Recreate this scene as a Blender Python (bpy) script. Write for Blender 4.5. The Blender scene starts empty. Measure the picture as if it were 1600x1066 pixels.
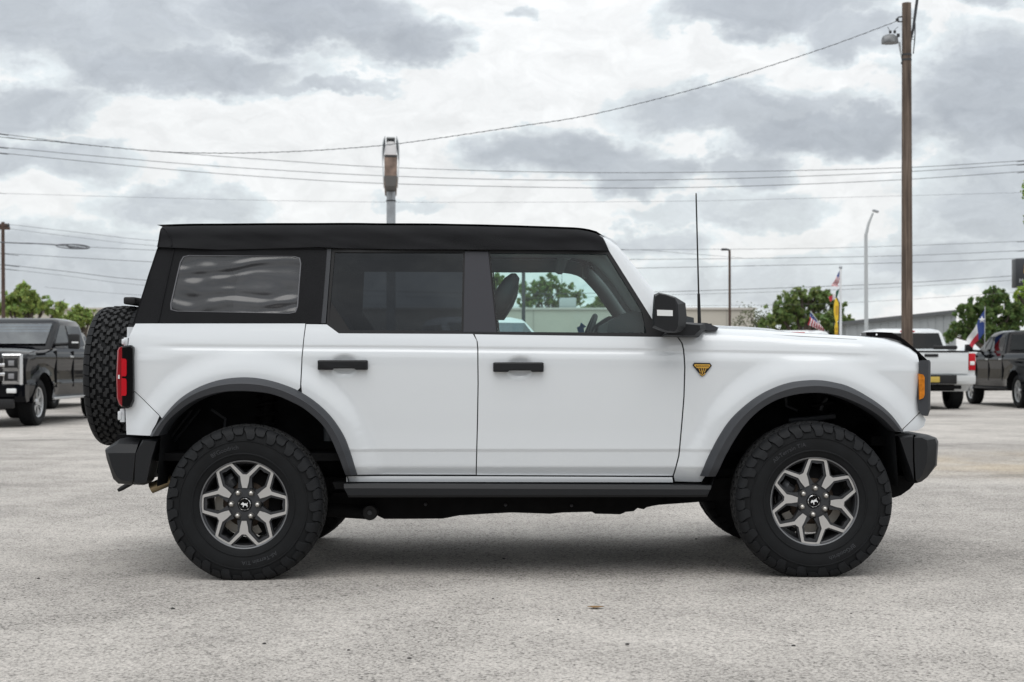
import bpy, bmesh, math, random
from mathutils import Vector, Matrix, noise
R = math.radians
sc = bpy.context.scene
col = sc.collection
random.seed(7)

# ------------------------------------------------------------------ camera
F_PX, CAM_D, CAM_H, HOR = 2270.0, 7.53, 1.12, 567.0
K = F_PX/3558.0
cam = bpy.data.cameras.new('camera'); cam_o = bpy.data.objects.new('camera', cam); col.objects.link(cam_o)
cam.sensor_width = 36.0; cam.lens = 36.0*F_PX/1600.0
cam.shift_y = (HOR-533.0)/1600.0
cam.clip_start = 0.5; cam.clip_end = 9000
cam_o.location = (0, -CAM_D, CAM_H); cam_o.rotation_euler = (R(90), 0, 0)
cam.dof.use_dof = True; cam.dof.focus_distance = CAM_D+0.15; cam.dof.aperture_fstop = 4.8
sc.camera = cam_o

# ------------------------------------------------------------------ light
SUN_EL, SUN_AZ = 60.0, 192.0      # behind the camera, a little to its left (az clockwise from +Y)
sun = bpy.data.lights.new('sun', 'SUN'); sun.energy = 1.25; sun.angle = R(48); sun.color = (1.0, .975, .945)
so = bpy.data.objects.new('sun', sun); col.objects.link(so)
d = Vector((math.sin(R(SUN_AZ))*math.cos(R(SUN_EL)), math.cos(R(SUN_AZ))*math.cos(R(SUN_EL)), math.sin(R(SUN_EL))))
so.rotation_euler = (-d).to_track_quat('-Z', 'Y').to_euler(); so.location = (0, -20, 30)
sc.view_settings.view_transform = 'Standard'; sc.view_settings.look = 'None'
sc.view_settings.exposure = 0.0; sc.view_settings.gamma = 1.0

# ------------------------------------------------------------------ sky
world = bpy.data.worlds.new('World'); sc.world = world; world.use_nodes = True
def build_sky():
    nt = world.node_tree; nt.nodes.clear()
    N = lambda t, **k: _mk(nt, t, **k)
    L = nt.links.new
    out = N('ShaderNodeOutputWorld')
    sky = N('ShaderNodeTexSky'); sky.sky_type = 'NISHITA'; sky.sun_disc = False
    sky.sun_elevation = R(SUN_EL); sky.sun_rotation = R(SUN_AZ); sky.air_density = 1.0; sky.dust_density = 2.0
    bg1 = N('ShaderNodeBackground'); bg1.inputs[1].default_value = 0.12; L(sky.outputs[0], bg1.inputs[0])
    tc = N('ShaderNodeTexCoord'); sp = N('ShaderNodeSeparateXYZ'); L(tc.outputs['Generated'], sp.inputs[0])
    def M(op, a, b=None, c=None):
        m = N('ShaderNodeMath'); m.operation = op
        for i, v in enumerate((a, b, c)):
            if v is None: continue
            if isinstance(v, (int, float)): m.inputs[i].default_value = v
            else: L(v, m.inputs[i])
        return m.outputs[0]
    az = M('MULTIPLY', M('ARCTAN2', sp.outputs[0], sp.outputs[1]), F_PX/100)     # azimuth and elevation, 1 unit = 1.61 degrees
    el = M('MULTIPLY', M('ARCSINE', sp.outputs[2]), F_PX/100)
    cb = N('ShaderNodeCombineXYZ'); L(az, cb.inputs[0]); L(el, cb.inputs[1]); L(M('MULTIPLY', sp.outputs[1], 3.0), cb.inputs[2])
    def noise_n(scale, detail, rough, src, dist=0.0, stretch=(1, 1, 1)):
        mp = N('ShaderNodeMapping'); L(src, mp.inputs[0]); mp.inputs['Scale'].default_value = stretch
        n = N('ShaderNodeTexNoise'); n.inputs['Scale'].default_value = scale; n.inputs['Detail'].default_value = detail
        n.inputs['Roughness'].default_value = rough; n.inputs['Distortion'].default_value = dist; L(mp.outputs[0], n.inputs[0]); return n
    def V(op, a, b):
        m = N('ShaderNodeVectorMath'); m.operation = op
        for i, v in enumerate((a, b)):
            if isinstance(v, tuple): m.inputs[i].default_value = v
            else: L(v, m.inputs[i])
        return m
    wn = noise_n(0.75, 6, .58, cb.outputs[0], stretch=(.8, 1.3, 1))
    w = V('MULTIPLY', V('SUBTRACT', wn.outputs['Color'], (.5, .5, .5)).outputs[0], (1.9, 1.25, 0))
    p0 = V('ADD', cb.outputs[0], w.outputs[0])
    wn2 = noise_n(2.6, 7, .62, cb.outputs[0], stretch=(.75, 1.3, 1))
    w2 = V('MULTIPLY', V('SUBTRACT', wn2.outputs['Color'], (.5, .5, .5)).outputs[0], (.85, .5, 0))
    p = V('ADD', p0.outputs[0], w2.outputs[0])
    blobs = [(130,50,260,85,.75),(300,125,230,48,.85),(470,40,210,62,.95),(640,75,100,48,.9),(480,138,150,14,.6),(80,185,140,40,.7),
             (80,262,150,36,.62),(290,325,150,40,.55),(890,245,175,48,.85),(1000,272,130,34,.8),(1148,268,58,44,.75),(1200,35,190,42,.85),
             (1320,78,100,38,.8),(1150,180,210,42,.7),(1290,215,190,48,.95),(1530,170,150,115,.85),(1570,330,170,120,.62),(1450,8,220,22,.7),
             (1000,372,110,26,.5),(815,30,40,14,.5),(100,430,230,80,.5),(1180,330,150,26,.4),(1250,440,300,46,.36),(1480,420,180,50,.5),(1050,330,90,18,.35),(640,330,60,14,.35)]
    acc = None
    for (bx, by, rx, ry, s) in blobs:
        a = V('SUBTRACT', p.outputs[0], ((bx-800)/100.0, (HOR-by)/100.0, 0))
        b = V('MULTIPLY', a.outputs[0], (100.0/rx, 100.0/ry, 0))
        l = N('ShaderNodeVectorMath'); l.operation = 'LENGTH'; L(b.outputs[0], l.inputs[0])
        mr = N('ShaderNodeMapRange'); mr.interpolation_type = 'SMOOTHSTEP'
        L(l.outputs['Value'], mr.inputs[0]); mr.inputs[1].default_value = 1.28; mr.inputs[2].default_value = .45
        mr.inputs[3].default_value = 0; mr.inputs[4].default_value = s
        acc = mr.outputs[0] if acc is None else M('MAXIMUM', acc, mr.outputs[0])
    gen = noise_n(.28, 7, .55, cb.outputs[0], 0.3, (.6, 1.2, 1))
    g = N('ShaderNodeMapRange'); L(gen.outputs[0], g.inputs[0]); g.inputs[1].default_value = .46; g.inputs[2].default_value = .66; g.inputs[4].default_value = .9
    inx = N('ShaderNodeMapRange'); L(M('ABSOLUTE', az), inx.inputs[0]); inx.inputs[1].default_value = 9; inx.inputs[2].default_value = 12; inx.inputs[3].default_value = 1; inx.inputs[4].default_value = 0
    iny = N('ShaderNodeMapRange'); L(el, iny.inputs[0]); iny.inputs[1].default_value = 6; iny.inputs[2].default_value = 8; iny.inputs[3].default_value = 1; iny.inputs[4].default_value = 0
    inside = M('MULTIPLY', inx.outputs[0], iny.outputs[0])
    dens = M('ADD', M('MULTIPLY', acc, inside), M('MULTIPLY', g.outputs[0], M('SUBTRACT', 1.0, inside)))
    fine = noise_n(1.25, 9, .64, p.outputs[0], .35, (.7, 1.25, 1))
    low = N('ShaderNodeMapRange'); L(el, low.inputs[0]); low.inputs[1].default_value = .2; low.inputs[2].default_value = 2.6; low.inputs[3].default_value = .17; low.inputs[4].default_value = .0
    dens = M('ADD', dens, low.outputs[0])
    dens = M('ADD', dens, M('MULTIPLY', M('SUBTRACT', fine.outputs[0], .5), .72))
    cr = N('ShaderNodeValToRGB'); L(dens, cr.inputs[0]); e = cr.color_ramp.elements
    e[0].position = 0.10; e[0].color = (.94, .95, .95, 1); e[1].position = 1.0; e[1].color = (.465, .50, .545, 1)
    x = e.new(.22); x.color = (.80, .86, .885, 1); x = e.new(.40); x.color = (.72, .765, .795, 1); x = e.new(.6); x.color = (.60, .64, .68, 1)
    st = N('ShaderNodeMapRange'); L(sp.outputs[2], st.inputs[0]); st.inputs[1].default_value = .15; st.inputs[2].default_value = .9; st.inputs[3].default_value = 1.0; st.inputs[4].default_value = 1.6
    tex = noise_n(2.2, 9, .66, p0.outputs[0], .5, (.6, 1.25, 1)); tm = N('ShaderNodeMapRange'); L(tex.outputs[0], tm.inputs[0])
    for i_, v_ in enumerate((.3, .7, .90, 1.09)): tm.inputs[i_+1].default_value = v_
    mul = N('ShaderNodeVectorMath'); mul.operation = 'SCALE'; L(cr.outputs[0], mul.inputs[0]); L(tm.outputs[0], mul.inputs['Scale'])
    bg2 = N('ShaderNodeBackground'); L(mul.outputs[0], bg2.inputs[0]); L(st.outputs[0], bg2.inputs[1])
    mx = N('ShaderNodeMixShader'); mx.inputs[0].default_value = .93; L(bg1.outputs[0], mx.inputs[1]); L(bg2.outputs[0], mx.inputs[2])
    L(mx.outputs[0], out.inputs[0])
def _mk(nt, t, **k):
    n = nt.nodes.new(t)
    for a, b in k.items(): setattr(n, a, b)
    return n
build_sky()
world.cycles.sampling_method = 'MANUAL'; world.cycles.sample_map_resolution = 1024
sc.cycles.max_bounces = 10; sc.cycles.transparent_max_bounces = 24; sc.cycles.caustics_reflective = False; sc.cycles.caustics_refractive = False

# ------------------------------------------------------------------ helpers
def Sy(y): return F_PX/(CAM_D+y)
def P(px, py, y=.09):                       # photo pixel -> world point on the plane y
    s = Sy(y); return Vector(((px-800)/s, y, CAM_H+(HOR-py)/s))
def XZ(px, py, y=.09): v = P(px, py, y); return (v.x, v.z)
def W(px, py, depth): return P(px, py, depth*K-CAM_D)

def mat(name, color, rough=.5, metal=0.0, coat=0.0, spec=.5, var=0.0, vscale=8.0, bump=0.0, bscale=40.0, emit=None, sheen=0.0, dirt=None):
    m = bpy.data.materials.new(name); m.use_nodes = True; nt = m.node_tree
    b = nt.nodes['Principled BSDF']; L = nt.links.new
    b.inputs['Base Color'].default_value = (*color, 1); b.inputs['Roughness'].default_value = rough
    b.inputs['Metallic'].default_value = metal; b.inputs['Coat Weight'].default_value = coat; b.inputs['Coat Roughness'].default_value = .03
    b.inputs['Specular IOR Level'].default_value = spec
    if sheen: b.inputs['Sheen Weight'].default_value = sheen
    if emit: b.inputs['Emission Color'].default_value = (*color, 1); b.inputs['Emission Strength'].default_value = emit
    if var or bump or dirt:
        tc = _mk(nt, 'ShaderNodeTexCoord')
    if var:
        n = _mk(nt, 'ShaderNodeTexNoise'); n.inputs['Scale'].default_value = vscale; n.inputs['Detail'].default_value = 6; L(tc.outputs['Object'], n.inputs[0])
        r = _mk(nt, 'ShaderNodeValToRGB'); L(n.outputs[0], r.inputs[0])
        r.color_ramp.elements[0].position = .3; r.color_ramp.elements[1].position = .7
        r.color_ramp.elements[0].color = (*[max(0, c*(1-var)) for c in color], 1); r.color_ramp.elements[1].color = (*[min(1, c*(1+var)) for c in color], 1)
        L(r.outputs[0], b.inputs['Base Color'])
    if bump:
        n2 = _mk(nt, 'ShaderNodeTexNoise'); n2.inputs['Scale'].default_value = bscale; n2.inputs['Detail'].default_value = 4; L(tc.outputs['Object'], n2.inputs[0])
        bp = _mk(nt, 'ShaderNodeBump'); bp.inputs['Strength'].default_value = bump; bp.inputs['Distance'].default_value = .01; L(n2.outputs[0], bp.inputs['Height']); L(bp.outputs[0], b.inputs['Normal'])
    return m
def glass(name, tint, rough=0.0, gloss=1.0, bump=None, haze=0):
    m = bpy.data.materials.new(name); m.use_nodes = True; nt = m.node_tree; L = nt.links.new
    nt.nodes.clear(); o = _mk(nt, 'ShaderNodeOutputMaterial')
    t = _mk(nt, 'ShaderNodeBsdfTransparent'); t.inputs[0].default_value = (*tint, 1)
    g = _mk(nt, 'ShaderNodeBsdfGlossy'); g.inputs['Roughness'].default_value = rough; g.inputs[0].default_value = (1, 1, 1, 1)
    fr = _mk(nt, 'ShaderNodeFresnel'); fr.inputs[0].default_value = 1.5
    mu = _mk(nt, 'ShaderNodeMath'); mu.operation = 'MULTIPLY'; L(fr.outputs[0], mu.inputs[0]); mu.inputs[1].default_value = gloss
    mx = _mk(nt, 'ShaderNodeMixShader'); L(mu.outputs[0], mx.inputs[0]); L(t.outputs[0], mx.inputs[1]); L(g.outputs[0], mx.inputs[2]); L(mx.outputs[0], o.inputs[0])
    if haze:
        df = _mk(nt, 'ShaderNodeBsdfDiffuse'); df.inputs[0].default_value = (.16, .16, .175, 1); m2 = _mk(nt, 'ShaderNodeMixShader'); m2.inputs[0].default_value = haze
        L(t.outputs[0], m2.inputs[1]); L(df.outputs[0], m2.inputs[2]); L(m2.outputs[0], mx.inputs[1])
    if bump:
        tc = _mk(nt, 'ShaderNodeTexCoord'); mp = _mk(nt, 'ShaderNodeMapping'); mp.inputs['Scale'].default_value = bump[0]; L(tc.outputs['Object'], mp.inputs[0])
        n = _mk(nt, 'ShaderNodeTexNoise'); n.inputs['Scale'].default_value = 1; n.inputs['Detail'].default_value = 1.5; L(mp.outputs[0], n.inputs[0])
        bp = _mk(nt, 'ShaderNodeBump'); bp.inputs['Strength'].default_value = 1; bp.inputs['Distance'].default_value = bump[1]; L(n.outputs[0], bp.inputs['Height'])
        L(bp.outputs[0], g.inputs['Normal']); L(bp.outputs[0], fr.inputs['Normal'])
    return m

def link(name, bm, m, parent=None, smooth=True, sharp=None):
    me = bpy.data.meshes.new(name)
    if smooth:
        for f in bm.faces: f.smooth = True
        if sharp is not None:
            for e in bm.edges:
                if len(e.link_faces) == 2 and e.calc_face_angle(0) > R(sharp): e.smooth = False
    bm.to_mesh(me); bm.free()
    for x in (m if isinstance(m, (list, tuple)) else [m]): me.materials.append(x)
    o = bpy.data.objects.new(name, me); col.objects.link(o)
    if parent: o.parent = parent
    return o
def empty(name, loc=(0, 0, 0), rz=0.0):
    o = bpy.data.objects.new(name, None); col.objects.link(o); o.location = loc; o.rotation_euler = (0, 0, rz); o.empty_display_size = .3; return o
def tag(o, label=None, cat=None, group=None, kind=None):
    if label: o['label'] = label
    if cat: o['category'] = cat
    if group: o['group'] = group
    if kind: o['kind'] = kind
    return o
def copy_tree(o, parent=None):
    c = o.copy(); col.objects.link(c)
    if parent: c.parent = parent
    for ch in list(o.children): copy_tree(ch, c)
    return c

def box(bm, c, s, rot=None, mi=0, bev=0.0):
    r = bmesh.ops.create_cube(bm, size=1.0); vs = r['verts']
    if bev:
        bmesh.ops.scale(bm, vec=s, verts=vs)
        fs = list({f for v in vs for f in v.link_faces}); es = list({e for v in vs for e in v.link_edges})
        rb = bmesh.ops.bevel(bm, geom=es, offset=bev, segments=2, affect='EDGES', profile=.5)
        vs = list({v for f in rb['faces'] for v in f.verts} | {v for v in vs if v.is_valid})
        m = Matrix.Translation(c) @ (rot.to_4x4() if rot else Matrix())
    else:
        m = Matrix.Translation(c) @ (rot.to_4x4() if rot else Matrix()) @ Matrix.Diagonal((*s, 1))
    bmesh.ops.transform(bm, matrix=m, verts=vs)
    for f in {f for v in vs for f in v.link_faces}: f.material_index = mi
    return vs
def loft(bm, rings, closed=True, cap=(True, True), mi=0):
    vr = [[bm.verts.new(p) for p in r] for r in rings]
    for a, b in zip(vr, vr[1:]):
        n = len(a)
        for i in range(n if closed else n-1):
            j = (i+1) % n
            f = bm.faces.new((a[i], a[j], b[j], b[i])); f.material_index = mi
    if closed and cap[0]: bm.faces.new(list(reversed(vr[0]))).material_index = mi
    if closed and cap[1]: bm.faces.new(vr[-1]).material_index = mi
    return vr
def tube(bm, pts, rad, n=8, mi=0, cap=True):
    pts = [Vector(p) for p in pts]; rads = rad if isinstance(rad, (list, tuple)) else [rad]*len(pts)
    rings = []; up = None
    for i, p in enumerate(pts):
        t = (pts[min(i+1, len(pts)-1)]-pts[max(i-1, 0)]).normalized()
        if up is None:
            up = Vector((0, 0, 1)) if abs(t.z) < .9 else Vector((1, 0, 0))
        s = t.cross(up).normalized(); up = s.cross(t).normalized()
        rings.append([p+(s*math.cos(2*math.pi*k/n)+up*math.sin(2*math.pi*k/n))*rads[i] for k in range(n)])
    loft(bm, rings, True, (cap, cap), mi)
def lathe(bm, prof, n=48, axis='Y', center=(0, 0, 0), mi=0, closed=False, cap=False):
    c = Vector(center); rings = []
    for k in range(n):
        a = 2*math.pi*k/n; ca, sa = math.cos(a), math.sin(a); ring = []
        for (r, h) in prof:
            ring.append(c+(Vector((r*ca, h, r*sa)) if axis == 'Y' else Vector((r*ca, r*sa, h)) if axis == 'Z' else Vector((h, r*ca, r*sa))))
        rings.append([bm.verts.new(p) for p in ring])
    m = len(prof)
    for k in range(n):
        a, b = rings[k], rings[(k+1) % n]
        for i in range(m if closed else m-1):
            j = (i+1) % m
            try: bm.faces.new((a[i], b[i], b[j], a[j])).material_index = mi
            except ValueError: pass
    if cap:
        for i in (0, m-1):
            bm.faces.new([rings[k][i] for k in range(n)]).material_index = mi
def prism(bm, poly, y0, y1, axis='Y', mi=0):          # poly of (x,z) extruded along y
    f = (lambda a, b, h: Vector((a, h, b))) if axis == 'Y' else (lambda a, b, h: Vector((a, b, h))) if axis == 'Z' else (lambda a, b, h: Vector((h, a, b)))
    loft(bm, [[f(a, b, y0) for a, b in poly], [f(a, b, y1) for a, b in poly]], True, (True, True), mi)
def fixn(bm): bmesh.ops.recalc_face_normals(bm, faces=bm.faces)
def spline(pts, n=8, closed=False):
    out = []; m = len(pts); rng = m if closed else m-1
    for i in range(rng):
        p0 = pts[(i-1) % m] if closed or i > 0 else pts[0]; p1 = pts[i]; p2 = pts[(i+1) % m]; p3 = pts[(i+2) % m] if closed or i+2 < m else pts[-1]
        for k in range(n):
            t = k/n; out.append(tuple(.5*((2*b)+(-a+c)*t+(2*a-5*b+4*c-d)*t*t+(-a+3*b-3*c+d)*t**3) for a, b, c, d in zip(p0, p1, p2, p3)))
    if not closed: out.append(tuple(pts[-1]))
    return out
def lerp(a, b, t): return tuple(x+(y-x)*t for x, y in zip(a, b))
def interp(x, tab):
    if x <= tab[0][0]: return tab[0][1]
    for (a, b), (c, d) in zip(tab, tab[1:]):
        if x <= c: return b+(d-b)*(x-a)/(c-a)
    return tab[-1][1]
def sstep(a, b, x):
    t = max(0, min(1, (x-a)/(b-a))); return t*t*(3-2*t)
def resample(pts, n):
    L = [0]
    for a, b in zip(pts, pts[1:]): L.append(L[-1]+math.dist(a, b))
    out = []
    for k in range(n):
        s = L[-1]*k/(n-1); i = 0
        while i < len(L)-2 and L[i+1] < s: i += 1
        d = L[i+1]-L[i]; out.append(lerp(pts[i], pts[i+1], (s-L[i])/d if d else 0))
    return out
def text_mesh(body, size):
    c = bpy.data.curves.new('t', 'FONT'); c.body = body; c.size = size; c.align_x = 'CENTER'; c.extrude = .0
    o = bpy.data.objects.new('t', c); me = bpy.data.meshes.new_from_object(o); bpy.data.objects.remove(o)
    vs = [v.co.copy() for v in me.vertices]; fs = [list(p.vertices) for p in me.polygons]; bpy.data.meshes.remove(me); return vs, fs

# ------------------------------------------------------------------ materials
M_WHITE = mat('white_paint', (.655, .680, .702), .2, coat=1.0, spec=.4)
M_SOFT = mat('soft_top_fabric', (.0062, .0064, .0078), .72, spec=.22, bump=.35, bscale=260, var=.18, vscale=5)
M_TRIM = mat('dark_moulded_plastic', (.0095, .0102, .0118), .5, spec=.3, bump=.12, bscale=420)
M_TRIM2 = mat('smoke_grey_plastic', (.036, .0385, .044), .5, spec=.4, bump=.1, bscale=420)
M_BLACK = mat('black_plastic', (.012, .012, .013), .6, spec=.35)
M_GBLACK = mat('gloss_black', (.003, .003, .0035), .22, spec=.15)
M_DARK = mat('chassis_black', (.0065, .0065, .007), .85, spec=.15, var=.3, vscale=14)
M_PILLAR = mat('pillar_applique', (.034, .034, .041), .38, spec=.35)
M_RUB = mat('tyre_rubber', (.0046, .0052, .0062), .78, spec=.3, var=.25, vscale=16)
M_RUB2 = mat('tyre_tread', (.030, .0305, .0315), .85, spec=.25, var=.3, vscale=22)  # paler than the grooves: sky light on the block tops put into the colour
M_LUG = mat('tyre_shoulder_lug', (.0085, .0093, .0108), .72, spec=.3, var=.2, vscale=20)
M_LETTER = mat('tyre_lettering', (.045, .047, .052), .6, spec=.3)
M_ALLOY = mat('machined_alloy', (.66, .655, .65), .3, metal=.85, spec=.5)
M_ALLOYD = mat('dark_alloy', (.055, .057, .062), .42, metal=.55)
M_LIP = mat('rim_lip', (.17, .173, .18), .4, metal=.5)
M_WELL = mat('felt_wheel_liner', (.016, .0165, .018), .95, spec=.1, var=.35, vscale=9)
M_BARREL = mat('barrel_alloy', (.045, .046, .05), .4, metal=.5)
M_ROTOR = mat('brake_rotor', (.66, .62, .56), .5, metal=.25, var=.12, vscale=30)
M_RUST = mat('rusty_iron', (.045, .030, .02), .8, var=.4, vscale=30)
M_CHROME = mat('chrome', (.75, .75, .76), .12, metal=1.0)
M_NUT = mat('lug_nut_steel', (.5, .48, .45), .3, metal=.9)
M_BRASS = mat('exhaust_tip', (.30, .24, .15), .35, metal=.9, var=.25, vscale=12)
M_GOLD = mat('gold_emblem', (.62, .36, .06), .35, metal=.3)
M_RED = mat('red_lens', (.26, .006, .012), .2, spec=.4, coat=.3)
M_RED2 = mat('bright_red_lens', (.44, .004, .012), .25, spec=.3)
M_AMBER = mat('amber_lens', (.52, .17, .015), .2, spec=.3, var=.25, vscale=60)
M_CLEAR = mat('clear_lens', (.75, .76, .76), .1, coat=1)
M_SEAT = mat('seat_vinyl', (.05, .056, .062), .6, bump=.1, bscale=120)
M_LINER = mat('headliner', (.30, .31, .31), .85)
G_FRONT = glass('green_tinted_glass', (.78, .925, .905), gloss=1.0)
G_TINT = glass('dark_tinted_glass', (.14, .155, .17), gloss=1.1)
G_VINYL = glass('wavy_vinyl', (.12, .12, .125), rough=.15, gloss=1.45, bump=((2, 2, 6), .004), haze=.16)
G_SCREEN = glass('windscreen_glass', (.82, .90, .88))
M_BLUE = mat('blue_card', (.02, .22, .62), .6)

# ------------------------------------------------------------------ the white off-road vehicle
YC = .97
HERO = empty('off_road_suv', (.09, YC, 0))
tag(HERO, 'white four-door off-roader with black soft top and chunky all-terrain tyres, seen side-on', 'suv')
def hp(o):
    o.parent = HERO; o.matrix_parent_inverse = Matrix.Translation(-Vector(HERO.location)); return o
def hpart(name, bm, m, smooth=True, sharp=32, parent=None):
    fixn(bm) if smooth != 'raw' else None
    o = link(name, bm, m, None, True, sharp)
    return hp(o) if parent is None else _sub(o, parent)
def _sub(o, parent): o.parent = parent; return o
def mirrored(bm):
    b = bm.copy()
    for v in b.verts: v.co.y = 2*YC-v.co.y
    bmesh.ops.reverse_faces(b, faces=b.faces); return b
def pair(name, bm, m, sharp=32, parents=None, norm=True):
    if norm: fixn(bm)
    b2 = mirrored(bm)
    a = link(name, bm, m, None, True, sharp); b = link(name, b2, m, None, True, sharp)
    for k, o in enumerate((a, b)):
        if parents: o.parent = parents[k]
        else: hp(o)
    return a, b
px = lambda pts, y=.09: [XZ(a, b, y) for a, b in pts]

ARC_RO = spline([(236.5,681),(253,657),(277,629),(300,612),(324,600.5),(350,593),(378,590),(402,591),(424,595),(447,602),(469,611.5),(493,627),(514,646),(530,667),(541.5,688),(551,716),(558,742)], 4)
ARC_RI = spline([(253,680),(267,658),(288,639),(308,626),(330,617.5),(353,612.5),(377,611),(401,612),(422,614.5),(440,619.5),(455,626),(473,635),(488,646),(505,662),(518,682),(531,712),(541,742)], 4)
ARC_FO = spline([(1094.5,744),(1102,723),(1111,703),(1121,684),(1135,662),(1150,645),(1169,628.5),(1189,615),(1210,605),(1228,599),(1247,595.6),(1278,594.3),(1311,600),(1331,607.5),(1351,618.5),(1369,630),(1386,643.5),(1399,657.5),(1411,673.5)], 4)
ARC_FI = spline([(1117,744),(1125,725),(1134,706),(1146,685),(1161,663),(1177,646),(1195,632.5),(1214,623),(1236,617),(1252,614.6),(1270,613.8),(1288,615),(1306,619),(1322,624.5),(1338,631.5),(1354,640),(1370,650.5),(1383,661.5),(1396,674)], 4)
XARC = [px(resample(ARC_RO, 40)), px(resample(ARC_FO, 40))]
HOODL = [(1061,511.5),(1120,511.5),(1189,514.5),(1250,519.3),(1348,524.4),(1389,528.3),(1412,534.8),(1431,543.8),(1444,553),(1455,565)]
HOODX = px(HOODL)
def hood_z(x): return interp(x, HOODX)
BASE = [(.48,.150),(.53,.124),(.571,.1025),(.578,.1005),(.652,.0945),(.660,.0915),(.668,.0885),(.70,.0885),(.76,.0875),(.86,.083),(1.0,.0785),(1.11,.0765),(1.15,.0775),(1.168,.081),(1.18,.0865),(1.19,.0885),(1.2,.0865),(1.225,.091),(1.26,.1),(1.30,.112),(1.36,.128),(1.42,.145)]
def zc(x): return interp(x, [(-1.9,1.209),(-1.77,1.207),(-.67,1.2),(.67,1.185),(1.5,1.168),(1.84,1.157),(2.2,1.15)])
SCOOPS = [XZ(538.5,570), XZ(812,573.5)]
def side_y(x, z, fender=False):
    k = sstep(.7, 1.05, z); zz = z+(1.19-zc(x))*k
    y = interp(zz, BASE)
    if 1.13 < zz < 1.23:                                   # the double crease fades near the nose
        f = sstep(1.98, 1.80, x)*sstep(-1.95, -1.70, x); y = y*f+(1-f)*(.079 + (.091-.077)*max(0, (zz-1.13)/.1))
    best = 9
    for arc in XARC:
        if abs(arc[len(arc)//2][0]-x) < .85:
            for (a, b) in arc:
                dd = (a-x)**2+(b-z)**2
                if dd < best: best = dd
    dd = math.sqrt(best)
    y -= .024*(1-sstep(.02, .15, dd))
    y += .62*max(0, x-1.83)**2 + .9*max(0, -1.86-x)**2
    for (a, b) in SCOOPS:
        q = ((x-a)/.068)**2+((z-b)/.054)**2
        if q < 1: y += .017*(1-q*q)
    if fender and x > .85:
        zt = hood_z(x); r = .075; t = (z-(zt-r))/r
        if t > 0: y += r*.9*(1-math.sqrt(max(0, 1-min(1, t)**2)))
    return y
def glass_y(z): return .128+(z-1.26)*.175

def panel(outline, yfun, dx=.02, dz=.02, flange=.02, zlist=(), raw=False):
    pts = outline if raw else px(outline)
    bm = bmesh.new(); f = bm.faces.new([bm.verts.new((a, 0, b)) for a, b in pts])
    x0, x1 = min(p[0] for p in pts), max(p[0] for p in pts); z0, z1 = min(p[1] for p in pts), max(p[1] for p in pts)
    cuts = [((x0+(x1-x0)*i/max(1, round((x1-x0)/dx)), 0, 0), (1, 0, 0)) for i in range(1, max(1, round((x1-x0)/dx)))]
    cuts += [((0, 0, z0+(z1-z0)*i/max(1, round((z1-z0)/dz))), (0, 0, 1)) for i in range(1, max(1, round((z1-z0)/dz)))]
    cuts += [((0, 0, z), (0, 0, 1)) for z in zlist if z0 < z < z1]
    for co, no in cuts:
        bmesh.ops.bisect_plane(bm, geom=bm.verts[:]+bm.edges[:]+bm.faces[:], dist=1e-5, plane_co=co, plane_no=no)
    bmesh.ops.remove_doubles(bm, verts=bm.verts, dist=2e-4)
    for v in bm.verts: v.co.y = yfun(v.co.x, v.co.z)
    for f in bm.faces:
        f.normal_update()
    if sum(f.normal.y*f.calc_area() for f in bm.faces) > 0: bmesh.ops.reverse_faces(bm, faces=bm.faces)
    be = [e for e in bm.edges if len(e.link_faces) == 1]
    if flange:
        r = bmesh.ops.extrude_edge_only(bm, edges=be)
        nv = [g for g in r['geom'] if isinstance(g, bmesh.types.BMVert)]
        for v in nv: v.co.y += flange
    for f in bm.faces: f.smooth = True
    for e in be: e.smooth = False
    return bm
def ppair(name, bm, m, parents=None): return pair(name, bm, m, None, parents, norm=False)
def ring_panel(outer, inner, n, yfun, flange=.02):          # outer / inner: lists of corner pixels, same count
    bm = bmesh.new(); o = px(outer); i = px(inner); m = len(o); A = []; B = []
    for k in range(m):
        for t in range(n):
            A.append(lerp(o[k], o[(k+1) % m], t/n)); B.append(lerp(i[k], i[(k+1) % m], t/n))
    return ring_mesh(A, B, yfun, flange)
def ring_mesh(A, B, yfun, flange, rows=1):
    bm = bmesh.new(); n = len(A); V = []
    for r in range(rows+1):
        V.append([bm.verts.new((p[0], yfun(*p), p[1])) for p in (lerp(a, b, r/rows) for a, b in zip(A, B))])
    for r in range(rows):
        for k in range(n): bm.faces.new((V[r][k], V[r][(k+1) % n], V[r+1][(k+1) % n], V[r+1][k]))
    for f in bm.faces: f.normal_update()
    if sum(f.normal.y*f.calc_area() for f in bm.faces) > 0: bmesh.ops.reverse_faces(bm, faces=bm.faces)
    be = [e for e in bm.edges if len(e.link_faces) == 1]
    r = bmesh.ops.extrude_edge_only(bm, edges=be)
    for g in r['geom']:
        if isinstance(g, bmesh.types.BMVert): g.co.y += flange
    for f in bm.faces: f.smooth = True
    for e in be: e.smooth = False
    return bm
def arc_mid(o, i, t, n=60): return [lerp(a, b, t) for a, b in zip(resample(o, n), resample(i, n))]

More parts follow.
